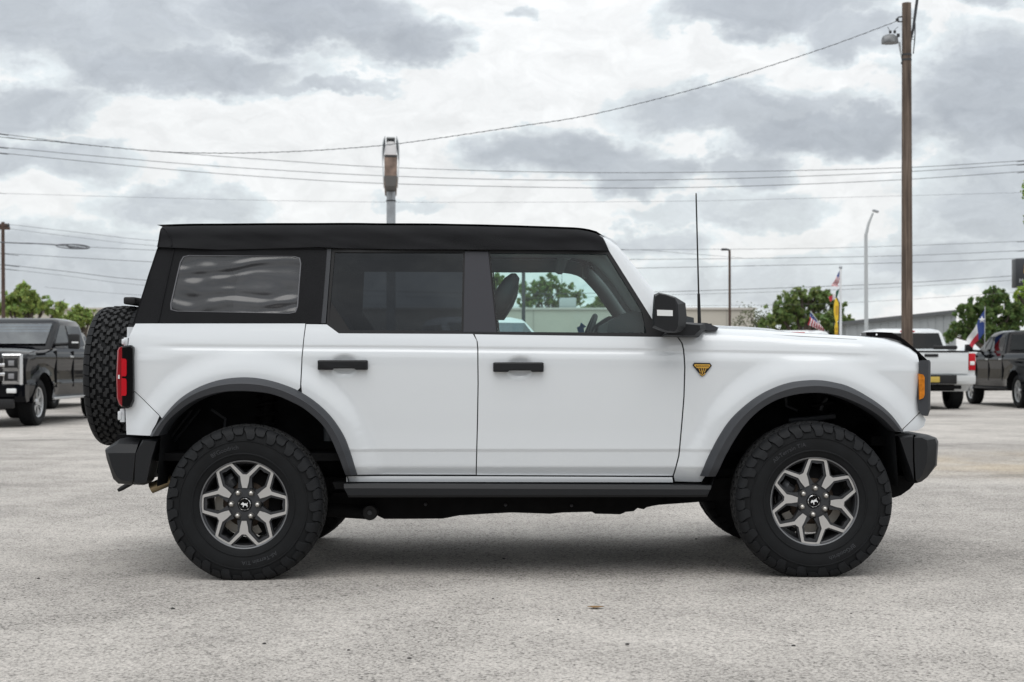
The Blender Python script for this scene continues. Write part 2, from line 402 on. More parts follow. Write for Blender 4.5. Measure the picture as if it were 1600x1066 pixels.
def build_hero():
    RM = arc_mid(ARC_RO, ARC_RI, .35); FM = arc_mid(ARC_FO, ARC_FI, .35)
    sy = lambda x, z: side_y(x, z); sf = lambda x, z: side_y(x, z, True)
    cz = [1.17, 1.176, 1.182, 1.188, 1.194, 1.2, 1.206, 1.212, .571, .5745, .578, .648, .652, .656, .660, .664, .668, .672]
    # --- painted panels
    rd_left = [(472.6,540),(471.6,575),(471,600),(470.8,606)]
    ri = min(range(len(RM)), key=lambda k: abs(RM[k][0]-466.5) + (999 if RM[k][1] > 640 else 0))
    q = [(209,505.5),(475.9,505.5),(473.8,530),(471.5,560),(470.3,606)] + list(reversed(RM[4:ri])) + [(250.4,647.2),(215,615.2),(211,611.8),(195,611.8),(196.5,565),(200,526),(206,511)]
    quarter = ppair('quarter_panel', panel(q, sy, .02, .018, zlist=cz), M_WHITE)
    lower = [(196,679.5),(233,680)] + RM[:4][::1] + [(249.2,648),(214,616.5),(210,613),(194.5,613),(194,640)]
    ppair('quarter_lower_panel', panel([(196,679.5),(237,680.5),(240,672),(246,662),(251,650),(249.6,648.2),(214.2,616),(210.4,612.8),(194.5,612.8),(194.5,645)], sy, .02, .02), M_WHITE, quarter)
    r2 = [p for p in RM if p[0] > 472.5]
    rd = [(477.4,506.5),(509.5,507),(529,521),(738.7,522),(744.5,532),(745.7,545),(746.2,600),(745.2,660),(743.0,742.5)] + [(558.5,742)] + list(reversed(r2)) + [(472.3,600),(473.2,560),(475.2,530)]
    doors = ppair('door', panel(rd, sy, .017, .015, zlist=cz), M_WHITE)
    fd = [(741.5,522.5),(1058.3,527),(1064.5,536),(1067.1,547.5),(1068.5,575),(1067.3,620),(1064.3,660),(1059.9,712),(1052,744.3),(744.7,743),(747,660),(748,600),(747.5,545),(746.4,534)]
    doors_f = ppair('door', panel(fd, sy, .017, .015, zlist=cz), M_WHITE)
    fen = [(1060.2,526.5),(1066.6,536),(1069.2,547.5),(1070.6,575),(1069.4,620),(1066.4,660),(1062,712),(1054.2,744.3),(1056,753.5),(1097,754)] + FM + [(1411.5,668.5),(1443.2,643.5),(1441,600),(1441,566),(1440.5,551.2),(1431,544.2),(1412,535.2),(1389,528.7),(1348,524.8),(1250,519.7),(1189,514.9),(1120,511.9),(1064,511.9)]
    fz = [hood_z(1.0)-k*.006 for k in range(10)] + cz
    fender = ppair('fender', panel(fen, sf, .022, .013, zlist=fz), M_WHITE)
    ppair('fender_lower_panel', panel([(1412.5,670),(1443.8,645),(1453,656.5),(1450,667),(1438,673.5),(1411,674.4)], sy, .02, .02), M_WHITE, fender)
    bm = panel([(541,744.6),(743.5,745),(1051,746.5),(1052.5,754.5),(540,753.6)], lambda x, z: .112+.25*max(0, .512-z), .3, .008)
    ppair('rocker_sill', bm, M_WHITE)
    # inner shell closing the panel gaps
    inn = [(212,509),(475,510),(510,512),(530,526),(740,527),(1058,531),(1075,518),(1200,522),(1340,530),(1400,545),(1430,575),(1433,640),(1405,660)] + list(reversed(FM)) + [(1092,750),(560,748)] + list(reversed(RM)) + [(212,680)]
    ppair('inner_shell', panel(inn, lambda x, z: side_y(x, z)+.020, .06, .06, .0), mat('seam_shadow_trim', (.06, .062, .066), .9))
    # --- flares
    for o, i in ((ARC_RO, ARC_RI), (ARC_FO, ARC_FI)):
        n = 70; A = px(resample(o, n)); B = px(resample(i, n)); bm = bmesh.new(); rings = []
        for k in range(n):
            a, b = A[k], B[k]; e = min(1, min(k, n-1-k)/5)
            def q(t, y): p = lerp(a, b, t); return Vector((p[0], y, p[1]))
            yb = side_y(*a)
            rings.append([q(-.02, yb+.02), q(-.02, yb-.004), q(.06, yb-.022), q(.36, yb-.050), q(.44, yb-.055), q(.96, yb-.045), q(1.0, yb-.038), q(1.0, .20), q(.5, .2)])
        loft(bm, rings, True); pair('fender_flare', bm, M_TRIM2, 25)
    # --- hood, hood deflector, grille
    bm = bmesh.new(); G = []
    for x in [HOODX[0][0]+.01+(HOODX[-1][0]-HOODX[0][0]-.01)*t/44 for t in range(45)]:
        zt = hood_z(x); y0 = side_y(x, zt-.02, False)+.058; row = []
        for j in range(41):
            t = j/40; y = y0+(2*YC-2*y0)*t; c = 1-(2*t-1)**2
            dome = .036*sstep(.02, .30, min(t, 1-t))*sstep(1.56, 1.44, x)
            row.append(bm.verts.new((x, y, zt-.001*(j in (0, 40))+dome*.75)))
        G.append(row)
    for a, b in zip(G, G[1:]):
        for j in range(40): bm.faces.new((a[j], b[j], b[j+1], a[j+1]))
    hood = hpart('hood', bm, M_WHITE, sharp=50)
    bm = bmesh.new(); D = [(1352,518.3),(1372,518),(1393,519),(1412,530),(1432,547),(1448,562),(1444,564),(1426,547.5),(1405,532),(1388,527.5),(1352.5,524)]
    st = [(.205,.97),(.225,1),(.30,1),(.315,.97)]
    loft(bm, [[Vector((x, y, z-.004+.02*(1-k))) for x, z in px(D, .22)] for y, k in st])
    dfl = pair('hood_deflector', bm, M_GBLACK, 25)[0]
    bm = bmesh.new(); D2 = [(1430,545.6),(1448,562),(1444,564),(1427,548.5)]
    loft(bm, [[Vector((x+.05*(1-((y-YC)/.66)**2), y, z+.004)) for x, z in px(D2, .22)] for y in [.31+1.32*k/16 for k in range(17)]])
    hpart('deflector_lip', bm, M_GBLACK, sharp=25, parent=dfl)
    bm = bmesh.new(); bmesh.ops.create_icosphere(bm, subdivisions=2, radius=.006, matrix=Matrix.Translation((XZ(1370,523,.2)[0], .207, XZ(1370,523,.2)[1])))
    hpart('deflector_screw', bm, M_CLEAR, parent=dfl)
    g = [(1435.8,566),(1441,563.5),(1454,562.5),(1456,566),(1455.5,640),(1452,650),(1446,649),(1440,641),(1437.5,622)]
    bm = bmesh.new(); rings = []
    for y, dxx in ((.125,-.022),(.135,-.01),(.16,0),(.3,.012),(.6,.02),(YC,.022),(1.34,.02),(1.64,.012),(1.78,0),(1.805,-.01),(1.815,-.022)):
        rings.append([Vector((x+(dxx if x > 2.15 else 0), y, z)) for x, z in px(g, .14)])
    loft(bm, rings); grille = hpart('grille', bm, M_TRIM2, sharp=25)
    xg = XZ(1455, 600, .14)[0]
    for y in (.36, 1.58):
        bm = bmesh.new(); lathe(bm, [(.0, .045), (.085, .04), (.098, .03), (.105, .015), (.105, -.01)], 32, 'X', (xg-.022, y, XZ(0,600,.14)[1]))
        hpart('headlight', bm, M_CLEAR, parent=grille)
    for k in range(3):
        bm = bmesh.new(); box(bm, (xg+.024, YC, .93+.09*k), (.014, .95, .03), bev=.004); hpart('grille_bar', bm, M_BLACK, parent=grille)
    am = [(1435.8,584),(1443,585.5),(1445,590),(1445,617),(1443,622),(1437,624.5)]
    bm = bmesh.new(); loft(bm, [[Vector((x+.012*(y > .12)*0, y, z)) for x, z in px(am, .11)] for y in (.112, .17)]); 
    pair('side_marker_lamp', bm, M_AMBER, 25, (grille, grille))
    # --- bumpers
    def bump(name, ring0, ring1, y0, y1, m=M_TRIM):
        bm = bmesh.new(); A = px(ring0, y0); B = px(ring1, y1); mid = [lerp(a, b, .65) for a, b in zip(A, B)]
        loft(bm, [[Vector((x, y0, z)) for x, z in A], [Vector((x, y0+(y1-y0)*.35, z)) for x, z in mid], [Vector((x, y1, z)) for x, z in B], [Vector((x, YC, z)) for x, z in B],
                  [Vector((x, 2*YC-y1, z)) for x, z in B], [Vector((x, 2*YC-y0-(y1-y0)*.35, z)) for x, z in mid], [Vector((x, 2*YC-y0, z)) for x, z in A]])
        return hpart(name, bm, m, sharp=28)
    rb = bump('bumper', [(169,708.5),(180,708),(211.5,708),(210,722),(208,740),(207,752),(192,752),(183,745),(175,730)],
              [(165.3,701),(188,685.5),(221,687),(212.5,707),(209.5,730),(207.5,757.5),(185,756),(177,748.5),(166,710)], .045, .14)
    fb = bump('bumper', [(1428.5,684),(1440,684),(1448,688),(1449.5,700),(1448,722),(1441,742),(1437,748),(1431,750),(1429,720)],
              [(1428.5,679.3),(1449,679),(1463,684),(1466.3,690),(1464,727),(1449,745.5),(1437,753.5),(1431,755.5),(1428.5,720)], .05, .18)
    e1 = [(212,709),(224,689.5),(244,690),(242,698),(236.5,716),(232,738),(229,754),(210,755),(211,730)]
    e1b = [(212.5,707),(222.5,687.3),(246.3,687),(244.5,694),(238,714),(233,737),(230.5,752),(225,758),(208.5,757.5)]
    bm = bmesh.new(); loft(bm, [[Vector((x, .047, z)) for x, z in px(e1, .047)], [Vector((x, .075, z)) for x, z in px(e1b, .075)], [Vector((x, .22, z)) for x, z in px(e1b, .075)]]); pair('bumper_end', bm, M_TRIM, 28, (rb, rb))
    e2 = [(1406,684),(1426,683),(1426.5,720),(1428,750),(1424,737),(1417,717)]; e2b = [(1403.5,681.5),(1427,679.3),(1427,720),(1429,755.5),(1422,737),(1415,717)]
    bm = bmesh.new(); loft(bm, [[Vector((x, .052, z)) for x, z in px(e2, .052)], [Vector((x, .078, z)) for x, z in px(e2b, .078)], [Vector((x, .24, z)) for x, z in px(e2b, .078)]]); pair('bumper_end', bm, M_TRIM, 28, (fb, fb))
    bm = bmesh.new(); box(bm, (XZ(1427,0,.3)[0]-.1, YC, XZ(0,678,.3)[1]-.04), (.24, 1.3, .05)); hpart('bumper_bracket', bm, M_DARK)
    bm = bmesh.new(); box(bm, (XZ(222,0,.3)[0], YC, XZ(0,684,.3)[1]-.0), (.26, 1.4, .035)); hpart('bumper_bracket', bm, M_DARK)
    # skid plate under the nose
    sk = [(1380,740),(1424,745),(1432,752),(1422,764),(1408,774),(1396,778),(1375,775)]
    bm = bmesh.new(); prism(bm, px(sk, .35), .35, 1.59); hpart('skid_plate', bm, M_DARK)
    # tow hook, exhaust
    bm = bmesh.new(); a, b = P(205,755,.45), P(184.5,766.5,.45); tube(bm, [a, lerp(a, b, .7), b], [.013, .013, .009], 8); hpart('tow_hook', bm, M_BLACK)
    bm = bmesh.new(); a, b = P(292,739,.34), P(236,763,.34); dv = (Vector(b)-Vector(a)).normalized()
    tube(bm, [a, b], .030, 20, cap=False); tube(bm, [b, a], .0275, 20, cap=False); hpart('exhaust_tip', bm, M_BRASS)
    # --- rocker step, underbody
    bm = bmesh.new(); s0 = px([(537,756.5),(1112,759),(1112,761),(1105,777),(544,777.5),(537.5,758.5)], .04)
    loft(bm, [[Vector((x*.998, .035, z)) for x, z in px([(537,763),(1111,765),(1109,767),(1106,773.5),(543,774),(538,765)], .035)], [Vector((x, .047, z)) for x, z in s0], [Vector((x, .19, z)) for x, z in s0]]); pair('rock_rail', bm, M_TRIM, 20)
    bm = bmesh.new(); prism(bm, px([(520,754),(1098,755),(1096,764),(524,764)], .14), .13, .24); pair('rail_mount', bm, M_DARK, 20)
    bm = bmesh.new(); prism(bm, px([(300,735),(560,748),(1100,750),(1380,730),(1380,760),(1085,785),(1016,790),(975,787),(560,790),(510,775),(300,765)], .45), .45, .56); pair('frame_rail', bm, M_DARK, 20)
    low = [(520,770),(1040,770),(1036,788),(1018,791),(1010,793),(1006,796),(996,794),(990,799),(978,800),(969,804),(955,803.5),(930,803),(925,800),(880,801),(860,803),(800,801),(760,803),(718,805.5),(700,809),(692,810.5),(640,811),(612,811),(600,811),(590,806),(540,800),(510,790)]
    bm = bmesh.new(); prism(bm, px(low, .42), .42, .62); pair('underbody_guard', bm, M_DARK, 20)
    bm = bmesh.new(); box(bm, (.1, YC, .5), (3.5, .8, .2)); box(bm, (1.5, YC, .78), (1.1, .9, .5)); hpart('drivetrain', bm, M_DARK)
    for x, y in ((968, .44),):
        bm = bmesh.new(); a, b = P(935,799,.43), P(957,799,.43); tube(bm, [a, b], .007, 10); hpart('fuel_line', bm, M_CLEAR)
    bm = bmesh.new(); tube(bm, [P(380,795,.5), P(500,797,.40), P(579,802,.36)], [.04, .036, .034], 12); pair('trailing_arm', bm, M_DARK)
    bm = bmesh.new(); c = P(578,801,.34); lathe(bm, [(0, -.012), (.036, -.012), (.042, -.004), (.042, .06), (0, .06)], 24, 'Y', c); arm = pair('arm_bushing', bm, M_BLACK)
    bm = bmesh.new(); lathe(bm, [(0, -.006), (.012, -.006), (.013, 0), (.013, .01)], 12, 'Y', c+Vector((0, -.012, 0))); pair('bushing_bolt', bm, M_ALLOYD, 32, arm)
    for p0 in ((665,777),(790,778),(893,779)):
        bm = bmesh.new(); q0 = P(p0[0], p0[1]+11, .41); lathe(bm, [(0, -.01), (.007, -.008), (.009, 0), (.009, .02)], 10, 'Y', q0); hpart('frame_bolt', bm, M_ALLOYD)
    for xx, zz in ((-1.395, .385), (1.575, .40)):
        bm = bmesh.new(); tube(bm, [(xx, .3, zz), (xx, .8, zz-.0), (xx, 1.14, zz), (xx, 1.64, zz)], [.045, .05, .05, .045], 12)
        bmesh.ops.create_icosphere(bm, subdivisions=2, radius=.13, matrix=Matrix.Translation((xx, .82, zz))); hpart('axle', bm, M_DARK)
    # wheel wells
    for i, (arc, cx_) in enumerate(((ARC_RI, -1.395), (ARC_FI, 1.575))):
        A = px(resample(arc, 40), .1); A = [(A[0][0]-.02, .46)]+A+[(A[-1][0]+.02, .46)]
        bm = bmesh.new(); loft(bm, [[Vector((x, y, z+.012)) for x, z in A] for y in (.075, .3, .52)], False)
        bm.faces.new([bm.verts.new((x, .52, z+.012)) for x, z in A])
        bmesh.ops.remove_doubles(bm, verts=bm.verts, dist=1e-4); pair('wheel_liner', bm, M_WELL, 40)
        bm = bmesh.new(); tube(bm, [(cx_+.03+.1*i, .42, .45), (cx_+.06+.05*i, .44, 1.0)], .032, 12)
        for k in range(26):
            pass
        hel = [(cx_+.045+.08*i+.06*math.cos(k*.7), .43+.06*math.sin(k*.7), .56+.0065*k) for k in range(60)]; tube(bm, hel, .008, 6); pair('coil_spring', bm, M_DARK, 40)
        bm = bmesh.new()
        tube(bm, [P(*a, .4) for a in (((330,640),(352,655),(350,672)) if i == 0 else ((1228,620),(1229,634),(1246,642)))], .008, 6); pair('brake_hose', bm, M_TRIM2)
        if i == 1:
            bm = bmesh.new(); tube(bm, [P(*a, .38) for a in ((1292,622),(1286,630),(1282,641))], .010, 8); pair('sway_link', bm, M_ALLOYD)
            bm = bmesh.new(); tube(bm, [P(*a, .34) for a in ((1232,657),(1268,655),(1305,650))], [.012,.016,.014], 8); pair('upper_control_arm', bm, M_TRIM2)
        else:
            for (a, b) in (((300,640),(262,690)),((312,640),(272,690)),((255,680),(247,740))):
                bm = bmesh.new(); tube(bm, [P(*a, .32), P(*b, .32)], .007, 6); pair('liner_rib', bm, M_TRIM)
    # --- A-pillar and windscreen
    ap_out = [(944.5,366.5),(957,372.5),(968.5,382),(984,400),(1005,427.5),(1026,456),(1047,484),(1066,510),(1068,523)]
    ap_in = [(1032,516),(1020,498),(987,444),(954,390)]
    def ay(x, z):
        y = glass_y(z)-.012; o = interp(z, sorted([(b, a) for a, b in px(ap_out)])); t = (o-x)/.04
        return y+(.03*(1-math.sqrt(max(0, 1-(1-max(0, t))**2))) if t < 1 else 0)
    ppair('windscreen_pillar', panel(ap_out+ap_in, ay, .02, .02, .05), M_WHITE)
    bm = bmesh.new(); rows = []
    for (a, b) in resample(ap_out[1:8], 14):
        x, z = XZ(a, b, .16); y0 = glass_y(z)+.055; rows.append([bm.verts.new((x-.006+.055*(1-(2*j/16-1)**2), y0+(2*YC-2*y0)*j/16, z)) for j in range(17)])
    for a, b in zip(rows, rows[1:]):
        for j in range(16): bm.faces.new((a[j], a[j+1], b[j+1], b[j]))
    hpart('windscreen', bm, G_SCREEN)
    bm = bmesh.new(); prism(bm, px([(930,366),(945,367),(957,373),(966,380),(960,388),(935,386)], .22), .26, 2*YC-.26); hpart('windscreen_header', bm, M_WHITE)
    bm = bmesh.new(); prism(bm, px([(1062,508),(1100,509),(1122,512.5),(1120,517),(1070,524)], .2), .17, 2*YC-.17); hpart('cowl', bm, M_BLACK)
    bm = bmesh.new(); prism(bm, px([(1097,504.5),(1104,505),(1121,512),(1120,516.5),(1102,517)], .13), .105, .22); box(bm, P(1110,507.5,.13), (.012, .02, .012)); pair('hood_hinge_cover', bm, M_TRIM2)
    # --- windows and frames
    gy = lambda x, z: glass_y(z); gyf = lambda x, z: glass_y(z)-.009
    fo = [(762.5,388.3),(953.5,389.6),(1026,505),(1060,525.5),(776,523.6)]; fi = [(765.5,393.3),(950,395),(1004,485),(1010.8,520.3),(777.3,518.3)]
    ff = ppair('window_frame', ring_panel(fo, fi, 10, gyf, .03), M_BLACK, doors_f)
    ppair('window_glass', panel([(764,391),(952,393),(1005,482),(1014,522),(776,521)], gy, .5, .12, 0), G_FRONT, doors_f)
    ro = [(514.5,387.3),(726,388.8),(724,521.8),(529,521),(508.6,506.5)]; rin = [(519.3,392),(722.4,392.7),(720.6,516.4),(537,515.8),(512.2,499.5)]
    ppair('window_frame', ring_panel(ro, rin, 10, gyf, .03), M_BLACK, doors)
    ppair('window_glass', panel([(517,390),(724,391),(722,519),(535,518),(510,502)], gy, .5, .12, 0), G_TINT, doors)
    ppair('window_corner', panel([(515.2,472),(545.5,516.5),(536,516.5),(511.5,500)], lambda x, z: glass_y(z)-.006, .5, .5, .01), M_BLACK, doors)
    ppair('door_pillar', panel([(725.6,390.5),(762.3,391),(775.5,518.8),(723.8,518.4)], lambda x, z: glass_y(z)-.012, .5, .1, .02), M_PILLAR, doors_f)
    ppair('belt_strip', panel([(723,518.8),(776.2,519.2),(776,523.8),(739,523.2),(723,522)], lambda x, z: glass_y(z)-.013, .5, .5, .02), M_BLACK, doors_f)
    ppair('pillar_trim', panel([(506.8,386.6),(513.8,386.8),(507.5,505),(500.2,505)], lambda x, z: glass_y(z)-.014, .5, .1, .02), M_TRIM2)
    # --- soft top
    nz = lambda x, z, s: noise.noise(Vector((x*s, z*s*1.6, 3.1)))
    top = [(243,350.3),(300,348.9),(400,348.3),(560,347.6),(680,348.8),(800,351.3),(904,355),(921,357.8),(934,361.5),(941,366),(944,369)]
    TOPX = px(top, .25)
    bot = [(953.6,389.6),(900,389),(760,388.2),(620,387.4),(530,385.6),(494,384.2),(420,386.2),(340,388.2),(290,386.2),(238,383.6),(239.2,372),(241,355)]
    def by(x, z):
        zt = interp(x, TOPX); r = .075; t = (z-(zt-r))/r
        y = glass_y(z)-.03+.014*nz(x, z, 2.0)+.008*nz(x, z*2, 5)+.004*nz(x*1.5+z*6, z*2, 4)
        y += .012*math.exp(-((z-(zt-.085))/.03)**2)*(.5+nz(x, 0, 1.2))
        if t > 0: y += r*1.0*(1-math.sqrt(max(0, 1-min(1, t)**2)))
        y += .45*max(0, -1.76-x)**2 + .35*max(0, x-.33)**2
        return y
    ppair('roof_rail_flap', panel(top+bot, by, .02, .012, .03, zlist=[XZ(0,k,.25)[1] for k in (349,350,351,352,353)]), M_SOFT)
    bm = bmesh.new(); rows = []
    for k in range(60):
        x = TOPX[0][0]+(TOPX[-1][0]-TOPX[0][0])*k/59; zt = interp(x, TOPX)-.001; y0 = by(x, zt)-.004; row = []
        for j in range(31):
            t = j/30; y = y0+(2*YC-2*y0)*t; c = 1-(2*t-1)**2
            row.append(bm.verts.new((x+.02*c*(k == 59), y, zt+.004*c*(1+nz(x, y, 1.5)))))
        rows.append(row)
    for a, b in zip(rows, rows[1:]):
        for j in range(30): bm.faces.new((a[j], b[j], b[j+1], a[j+1]))
    hpart('soft_roof', bm, M_SOFT)
    # quarter side with wavy window
    def round_rect(c4, r, n=6):
        out = []
        for k in range(4):
            p, a, b = Vector(c4[k]), Vector(c4[k-1]), Vector(c4[(k+1) % 4])
            u, v = p+(a-p).normalized()*r, p+(b-p).normalized()*r
            for t in range(n+1):
                s = t/n; out.append(tuple(u*(1-s)**2+p*2*s*(1-s)+v*s*s))
        return out
    so_ = [(237.2,386),(507,386.5),(500.4,505),(203,505)]; wi = [(277,396.5),(467.5,398.5),(463,490),(260.5,486)]
    def qy(x, z): return glass_y(z)-.018+.007*nz(x, z, 2.4)+.004*nz(x+z*.7, z*.6, 8)+.4*max(0, -1.74-x)**2+.012*math.exp(-((x+1.815+(z-1.33)*-.28)/.012)**2)*0
    def per_side(c4, n=12):
        out = []
        for k in range(4):
            for t in range(n): out.append(lerp(c4[k], c4[(k+1) % 4], t/n))
        return out
    inner = round_rect(wi, 12, 6)
    # align: resample both loops from the same corner
    def loop_resample(pts, n): return resample(list(pts)+[pts[0]], n+1)[:-1]
    A = px(per_side(so_, 16)); Bq = [wi[k] for k in range(4)]
    B_ = []
    for (a, b) in per_side(wi, 16):
        B_.append((a, b))
    rr = []
    for (a, b) in B_:                                       # pull the corners in
        best = min(range(4), key=lambda k: math.dist(wi[k], (a, b))); dd = math.dist(wi[best], (a, b))
        c = (sum(p[0] for p in wi)/4, sum(p[1] for p in wi)/4)
        k = 3.6*max(0, 1-dd/11)
        v = Vector((c[0]-a, c[1]-b)); v = Vector((math.copysign(1, v.x), math.copysign(.8, v.y))).normalized(); rr.append((a+v.x*k, b+v.y*k))
    sp = ppair('soft_side', ring_mesh(A, px(rr), qy, .02, 8), M_SOFT)
    vc = XZ(378, 443, .2)
    def vy(x, z):
        r = math.sqrt(((x-vc[0])/.75)**2+((z-vc[1]-.022*math.sin(x*5+.6)-.03*nz(x, z, 3))/.13)**2)
        return qy(x, z)+.004+(.0022)*math.cos(2*math.pi*1.75*r+1.6*nz(x, z, 5))*min(1, .3+r)
    bm = panel(rr, vy, .012, .006, 0); ppair('vinyl_window', bm, G_VINYL, sp)
    w2 = [lerp(p, (363,443), .018) for p in rr]
    ppair('window_piping', ring_mesh(px(rr), px(w2), lambda x, z: qy(x, z)-.001, .006), mat('clear_welt', (.11, .11, .12), .35), sp)
    for (a, b), off in ((((265,386.5),(244.5,504)), .0), (((238.5,384.4),(506,386.8)), 0)):
        bm = bmesh.new(); pp = [XZ(*lerp(a, b, k/24)) for k in range(25)]
        tube(bm, [(x, qy(x, z)-.001, z) for x, z in pp], .0045, 6); ppair('stitched_seam', bm, M_SOFT, sp)
    bm = bmesh.new(); pp = [XZ(*q_) for q_ in spline([(244.5,352),(252,358),(259,370),(262,383)], 5)]; tube(bm, [(x, by(x, z)-.001, z) for x, z in pp], .004, 6); ppair('stitched_seam', bm, M_SOFT, sp)
    # rear curtain and tailgate
    bm = bmesh.new(); rows = []
    for (a, b) in resample([(243,350.3),(238,384),(203,505)], 16):
        x, z = XZ(a, b, .09); y0 = (by if b < 384 else qy)(x, z)-.004; rows.append([bm.verts.new((x+.004-.02*(1-abs(2*j/14-1)**6), y0+(2*YC-2*y0)*j/14, z)) for j in range(15)])
    for a, b in zip(rows, rows[1:]):
        for j in range(14): bm.faces.new((a[j], a[j+1], b[j+1], b[j]))
    hpart('rear_curtain', bm, M_SOFT)
    bm = bmesh.new(); x0 = XZ(199,0,.12)[0]; prism(bm, [(.17,.76),(1.77,.76),(1.75,1.31),(.19,1.31)], x0-.02, x0+.03, 'X'); tg = hpart('tailgate', bm, M_WHITE)
    for (a, b, c, d_) in ((191,527.5,201,541),(185,638.5,196,660)):
        for y in (.15,):
            bm = bmesh.new(); p0, p1 = P(a, b, y), P(c, d_, y)
            cx_, cz_, w_, h_ = (p0.x+p1.x)/2, (p0.z+p1.z)/2, abs(p1.x-p0.x), abs(p0.z-p1.z)
            box(bm, (cx_+w_*.15, y+.02, cz_), (w_*.7, .07, h_*.98), bev=.004); box(bm, (cx_-w_*.2, y+.01, cz_), (w_*.6, .06, h_*.66), bev=.006); hpart('tailgate_hinge', bm, M_WHITE, parent=tg)
    bm = bmesh.new(); box(bm, (XZ(209,0,.9)[0]+.0, YC, XZ(0,471,.9)[1]), (.07, .34, .042), bev=.01); hpart('brake_lamp', bm, M_BLACK, parent=tg)
    # tail lamps
    tl = [(191,541),(204,539.3),(208.6,543),(209,600),(208.6,626),(204,636),(198,638.5),(191,636.5)]
    bm = bmesh.new(); loft(bm, [[Vector((x, .062, z)) for x, z in px([lerp(p, (199,589), .05) for p in tl], .07)], [Vector((x, .075, z)) for x, z in px(tl, .075)], [Vector((x, .2, z)) for x, z in px(tl, .075)]]); th = pair('tail_lamp', bm, M_GBLACK, 25)
    le = [(183.5,548),(186,543),(191.3,541.3),(191.3,636.3),(186,632),(182.6,622),(181.6,590)]
    bm = bmesh.new(); loft(bm, [[Vector((x+.006, .074, z)) for x, z in px(le, .075)], [Vector((x, .085, z)) for x, z in px(le, .085)], [Vector((x-.004, .2, z)) for x, z in px(le, .085)]]); pair('tail_lens', bm, M_RED, 25, th)
    for (b0, b1) in ((560,588.2),(590.8,618.5)):
        bm = bmesh.new(); prism(bm, px([(190,b0),(196.6,b0+1),(198,b0+4),(198,b1-3),(196.6,b1),(190,b1)], .06), .0555, .08); pair('tail_lens', bm, M_RED2, 25, th)
    bm = bmesh.new(); prism(bm, px([(184.4,586),(187,586),(187,592),(184.4,592)], .07), .069, .09); pair('tail_reflector', bm, M_CLEAR, 25, th)
    # --- handles
    for (x0_, x1_, yt, yb, par) in ((496.5,574.5,562.8,578.2,doors),(770.5,849.5,566.2,581.4,doors_f)):
        a0, a1 = P(x0_, yt, .06), P(x1_, yb, .06); w_, h_ = a1.x-a0.x, a0.z-a1.z; bm = bmesh.new()
        o = [(0,.06),(.03,0),(.97,0),(1,.06),(1,.94),(.98,1),(.77,1),(.74,.86),(.32,.86),(.29,1),(.02,1),(0,.94)]
        yb_ = side_y(a0.x, (a0.z+a1.z)/2)
        ring = lambda k, y: [Vector((a0.x+w_*(.5+(u-.5)*(1-k*.3)), y, a0.z-h_*(.5+(v-.5)*(1-k)))) for u, v in o]
        loft(bm, [ring(.28, yb_-.034), ring(.06, yb_-.030), ring(0, yb_-.022), ring(0, yb_-.003)]); pair('door_handle', bm, M_TRIM, 25, par)
    # --- mirror
    mo = [(1022.3,460),(1030,456.7),(1041,459),(1056,463.5),(1072,473.3),(1074.3,496),(1072,511),(1065.5,518),(1056,520.3),(1042,520),(1032,516.5),(1020,512),(1020.5,485)]
    m0 = [(1023.8,464),(1030,459.6),(1040,461.5),(1054,466.5),(1055.5,477),(1055.8,496),(1055.3,508),(1054,515),(1051,517.3),(1042,517),(1033,514),(1022.4,508.5),(1022.4,485)]
    bm = bmesh.new(); loft(bm, [[Vector((x, -.155, z)) for x, z in px(m0, -.14)], [Vector((x, -.148, z)) for x, z in px([lerp(a, b, .22) for a, b in zip(m0, mo)], -.14)], [Vector((x, -.07, z)) for x, z in px(mo, -.1)], [Vector((x, .05, z)) for x, z in px([lerp(p, (1047,490), .12) for p in mo], 0)]])
    mir = pair('wing_mirror', bm, M_TRIM, 22)
    bm = bmesh.new(); prism(bm, px([(1026.2,484.2),(1050.8,485),(1051,494.2),(1026.6,493.6)], -.15), -.159, -.14); pair('mirror_indicator', bm, M_CLEAR, 25, mir)
    bm = bmesh.new(); prism(bm, px([(1023,472),(1024,466),(1024,506),(1022.8,505)], -.1), -.14, .03); pair('mirror_glass', bm, M_CHROME, 25, mir)
    ar = [(1040,520),(1056,507),(1071,503.5),(1101,506),(1102,515),(1090,527.4),(1056,527),(1034,526)]
    bm = bmesh.new(); loft(bm, [[Vector((x, -.03, z)) for x, z in px([lerp(p, (1066,516), .25) for p in ar], 0)], [Vector((x, .03, z)) for x, z in px(ar, .05)], [Vector((x, .15, z)) for x, z in px(ar, .08)]]); pair('mirror_arm', bm, M_TRIM, 25, mir)
    # --- aerial, emblem
    bm = bmesh.new(); a, b = P(1093,512,.32), P(1087.6,302,.32); tube(bm, [a, lerp(a, b, .04), lerp(a, b, .25), lerp(a, b, .255), b], [.013, .010, .0075, .0045, .0032], 8); aer = hpart('aerial', bm, M_BLACK)
    bm = bmesh.new(); hel = [Vector(lerp(a, b, .26+.73*k/420))+Vector((.0042*math.cos(k*1.05), .0042*math.sin(k*1.05), 0)) for k in range(420)]; tube(bm, hel, .0012, 4); hpart('aerial_coil', bm, M_BLACK, parent=aer)
    bx = [(1084,566.9),(1108.6,567.4),(1111.4,571.5),(1099.8,586.3),(1096.4,588.4),(1093.6,586.2),(1081.6,571)]
    yb_ = side_y(*XZ(1096,576)); c = (1096.6,575.4)
    bm = bmesh.new(); prism(bm, px(bx), yb_-.007, yb_+.01); em = pair('emblem', bm, M_BLACK, 25, fender)
    bm = bmesh.new(); prism(bm, px([(1084.6,569),(1107.8,569.4),(1109,571.6),(1105.6,575.6),(1087.6,575.2),(1083.8,571.2)]), yb_-.0088, yb_); pair('emblem_band', bm, M_GOLD, 25, em)
    bm = bmesh.new()
